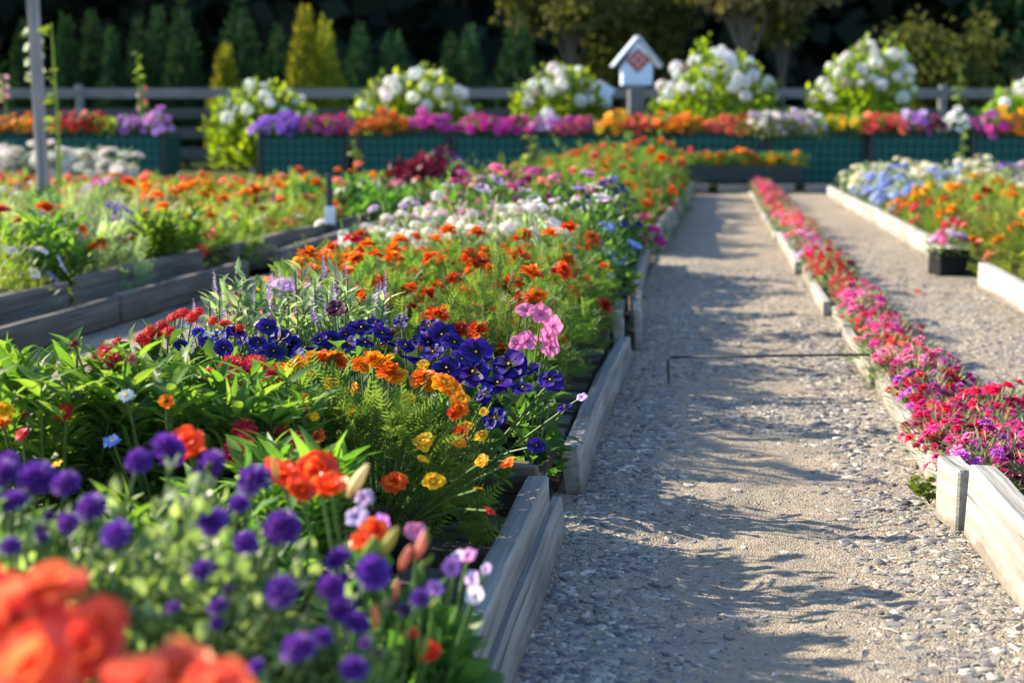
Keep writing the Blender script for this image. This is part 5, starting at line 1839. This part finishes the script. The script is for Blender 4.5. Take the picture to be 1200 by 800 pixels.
def broadleaf(name, x, d, ytop, wpx, zc0, mat, label, K=2600, ls=.22, clumps=16, trunk=.12, fork=True):
    zt = PIX(x, ytop, d)[2]
    X = (x - 600) * d / F
    R = wpx * d / F / 2
    root = empty(name, (X, d, 0), random.random())
    tag(root, label, 'tree' if name != 'bush' else 'bush')
    tr, mb = MB(), MB()
    tr.tube([(0, 0, 0), (.05, 0, zc0 * .6), (.0, .05, zc0 + (zt - zc0) * .5)], [trunk, trunk * .75, trunk * .35], 9)
    for q in range(clumps):
        a = rng.random() * 6.28
        rr = R * (.25 + .7 * rng.random())
        c = np.array([math.cos(a) * rr, math.sin(a) * rr * .8, zc0 + (zt - zc0) * (.12 + .75 * rng.random())])
        tr.tube([(0, 0, zc0 * (.55 + .4 * rng.random())), (c[0] * .5, c[1] * .5, (zc0 * .9 + c[2]) / 2 + .1), tuple(c)], [trunk * .4, trunk * .25, trunk * .08], 6)
        k = K // clumps
        P = c + rng.normal(0, 1, (k, 3)) * np.array([R * .24, R * .24, (zt - zc0) * .12])
        add_leaves(mb, P, rng.normal(0, 1, (k, 3)) + np.array([0, 0, -.2]), 'big', ls * (.6 + .7 * rng.random(k)), 0, jit=.8)
    link('crown', mb.mesh('crown', [M[mat]]), root)
    link('trunk', tr.mesh('trunk', [M['bark']]), root)
    return root


M['tree_gold'] = fol_mat('yellowing_leaf', (.055, .075, .018), (.15, .15, .05), trans=.35, rough=.8, spec=.05)
M['tree_pink'] = fol_mat('tan_leaf', (.08, .078, .035), (.19, .165, .085), trans=.35, rough=.8, spec=.05)
broadleaf('broadleaf_tree', 668, 33, -60, 130, 3.0, 'tree_gold', 'yellow green tree with hanging crown above the rounded white shrub', 4600, .15, 18, .09)
broadleaf('broadleaf_tree', 735, 34, -40, 120, 1.6, 'tree', 'olive leaved tree behind the house shaped sign', 4600, .16, 20, .09)
broadleaf('broadleaf_tree', 868, 32, -70, 150, 3.3, 'tree_pink', 'tan leaved tree with pale grey trunk above the largest white shrub', 3400, .15, 18, .11)
broadleaf('broadleaf_tree', 912, 33.5, -30, 70, 2.6, 'tree', 'thin olive tree with slim grey trunk between the two biggest shrubs', 1500, .15, 10, .06)
broadleaf('bush', 1092, 27, 30, 110, .7, 'tree', 'olive bush catching the sun behind the fence, right of the tallest shrub', 4400, .13, 22, .04)
broadleaf('broadleaf_tree', 1185, 34, -60, 120, 2.2, 'conifer', 'dark tree above the shrub at the end of the bin row', 2600, .24, 16, .12)

# far wood: one dense mass of foliage on rising ground, cannot be counted
mb = MB()
K = 26000
cx = rng.uniform(-34, 34, 190)
cy = rng.uniform(42, 58, 190)
czz = rng.uniform(.5, 13, 190) 
idx = rng.integers(0, 190, K)
P = np.stack([cx[idx], cy[idx], czz[idx]], 1) + rng.normal(0, 1, (K, 3)) * np.array([1.7, 1.4, 1.9])
P[:, 2] = np.abs(P[:, 2])
add_leaves(mb, P, rng.normal(0, 1, (K, 3)), 'quad', .75 * (.5 + rng.random(K)), 0, jit=1)
for q in range(46):
    X, Y = rng.uniform(-32, 32), rng.uniform(40, 56)
    hh = rng.uniform(9, 15)
    mb.tube([(X, Y, 0), (X + .2, Y, hh * .5), (X + .1, Y, hh)], [.2, .15, .05], 7, 1)
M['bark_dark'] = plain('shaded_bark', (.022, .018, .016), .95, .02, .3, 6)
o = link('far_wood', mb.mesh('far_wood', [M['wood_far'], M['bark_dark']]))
o['kind'] = 'stuff'
o['label'] = 'deep shaded wood beyond the garden'
mb = MB()
nx, ny = 60, 14
gx, gy = np.meshgrid(np.linspace(-160, 160, nx), np.linspace(58, 200, ny))
gz = -.5 + 26 * (1 - np.exp(-((gy - 58) / 18))) + 2.0 * np.sin(gx * .07) * np.sin(gy * .05)
gz[0] = -.5
ii = np.arange(ny - 1)[:, None] * nx + np.arange(nx - 1)[None]
mb.add(np.stack([gx, gy, gz], -1).reshape(-1, 3), np.stack([ii, ii + 1, ii + nx + 1, ii + nx], -1).reshape(-1, 4))
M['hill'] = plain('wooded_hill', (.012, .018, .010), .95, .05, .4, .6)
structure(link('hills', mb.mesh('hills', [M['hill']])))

dup = [l for l, c in LABELS.items() if c > 1]
print('OBJECTS', len(sc.objects), 'LABELS', len(LABELS), 'DUP', len(dup), dup[:6])
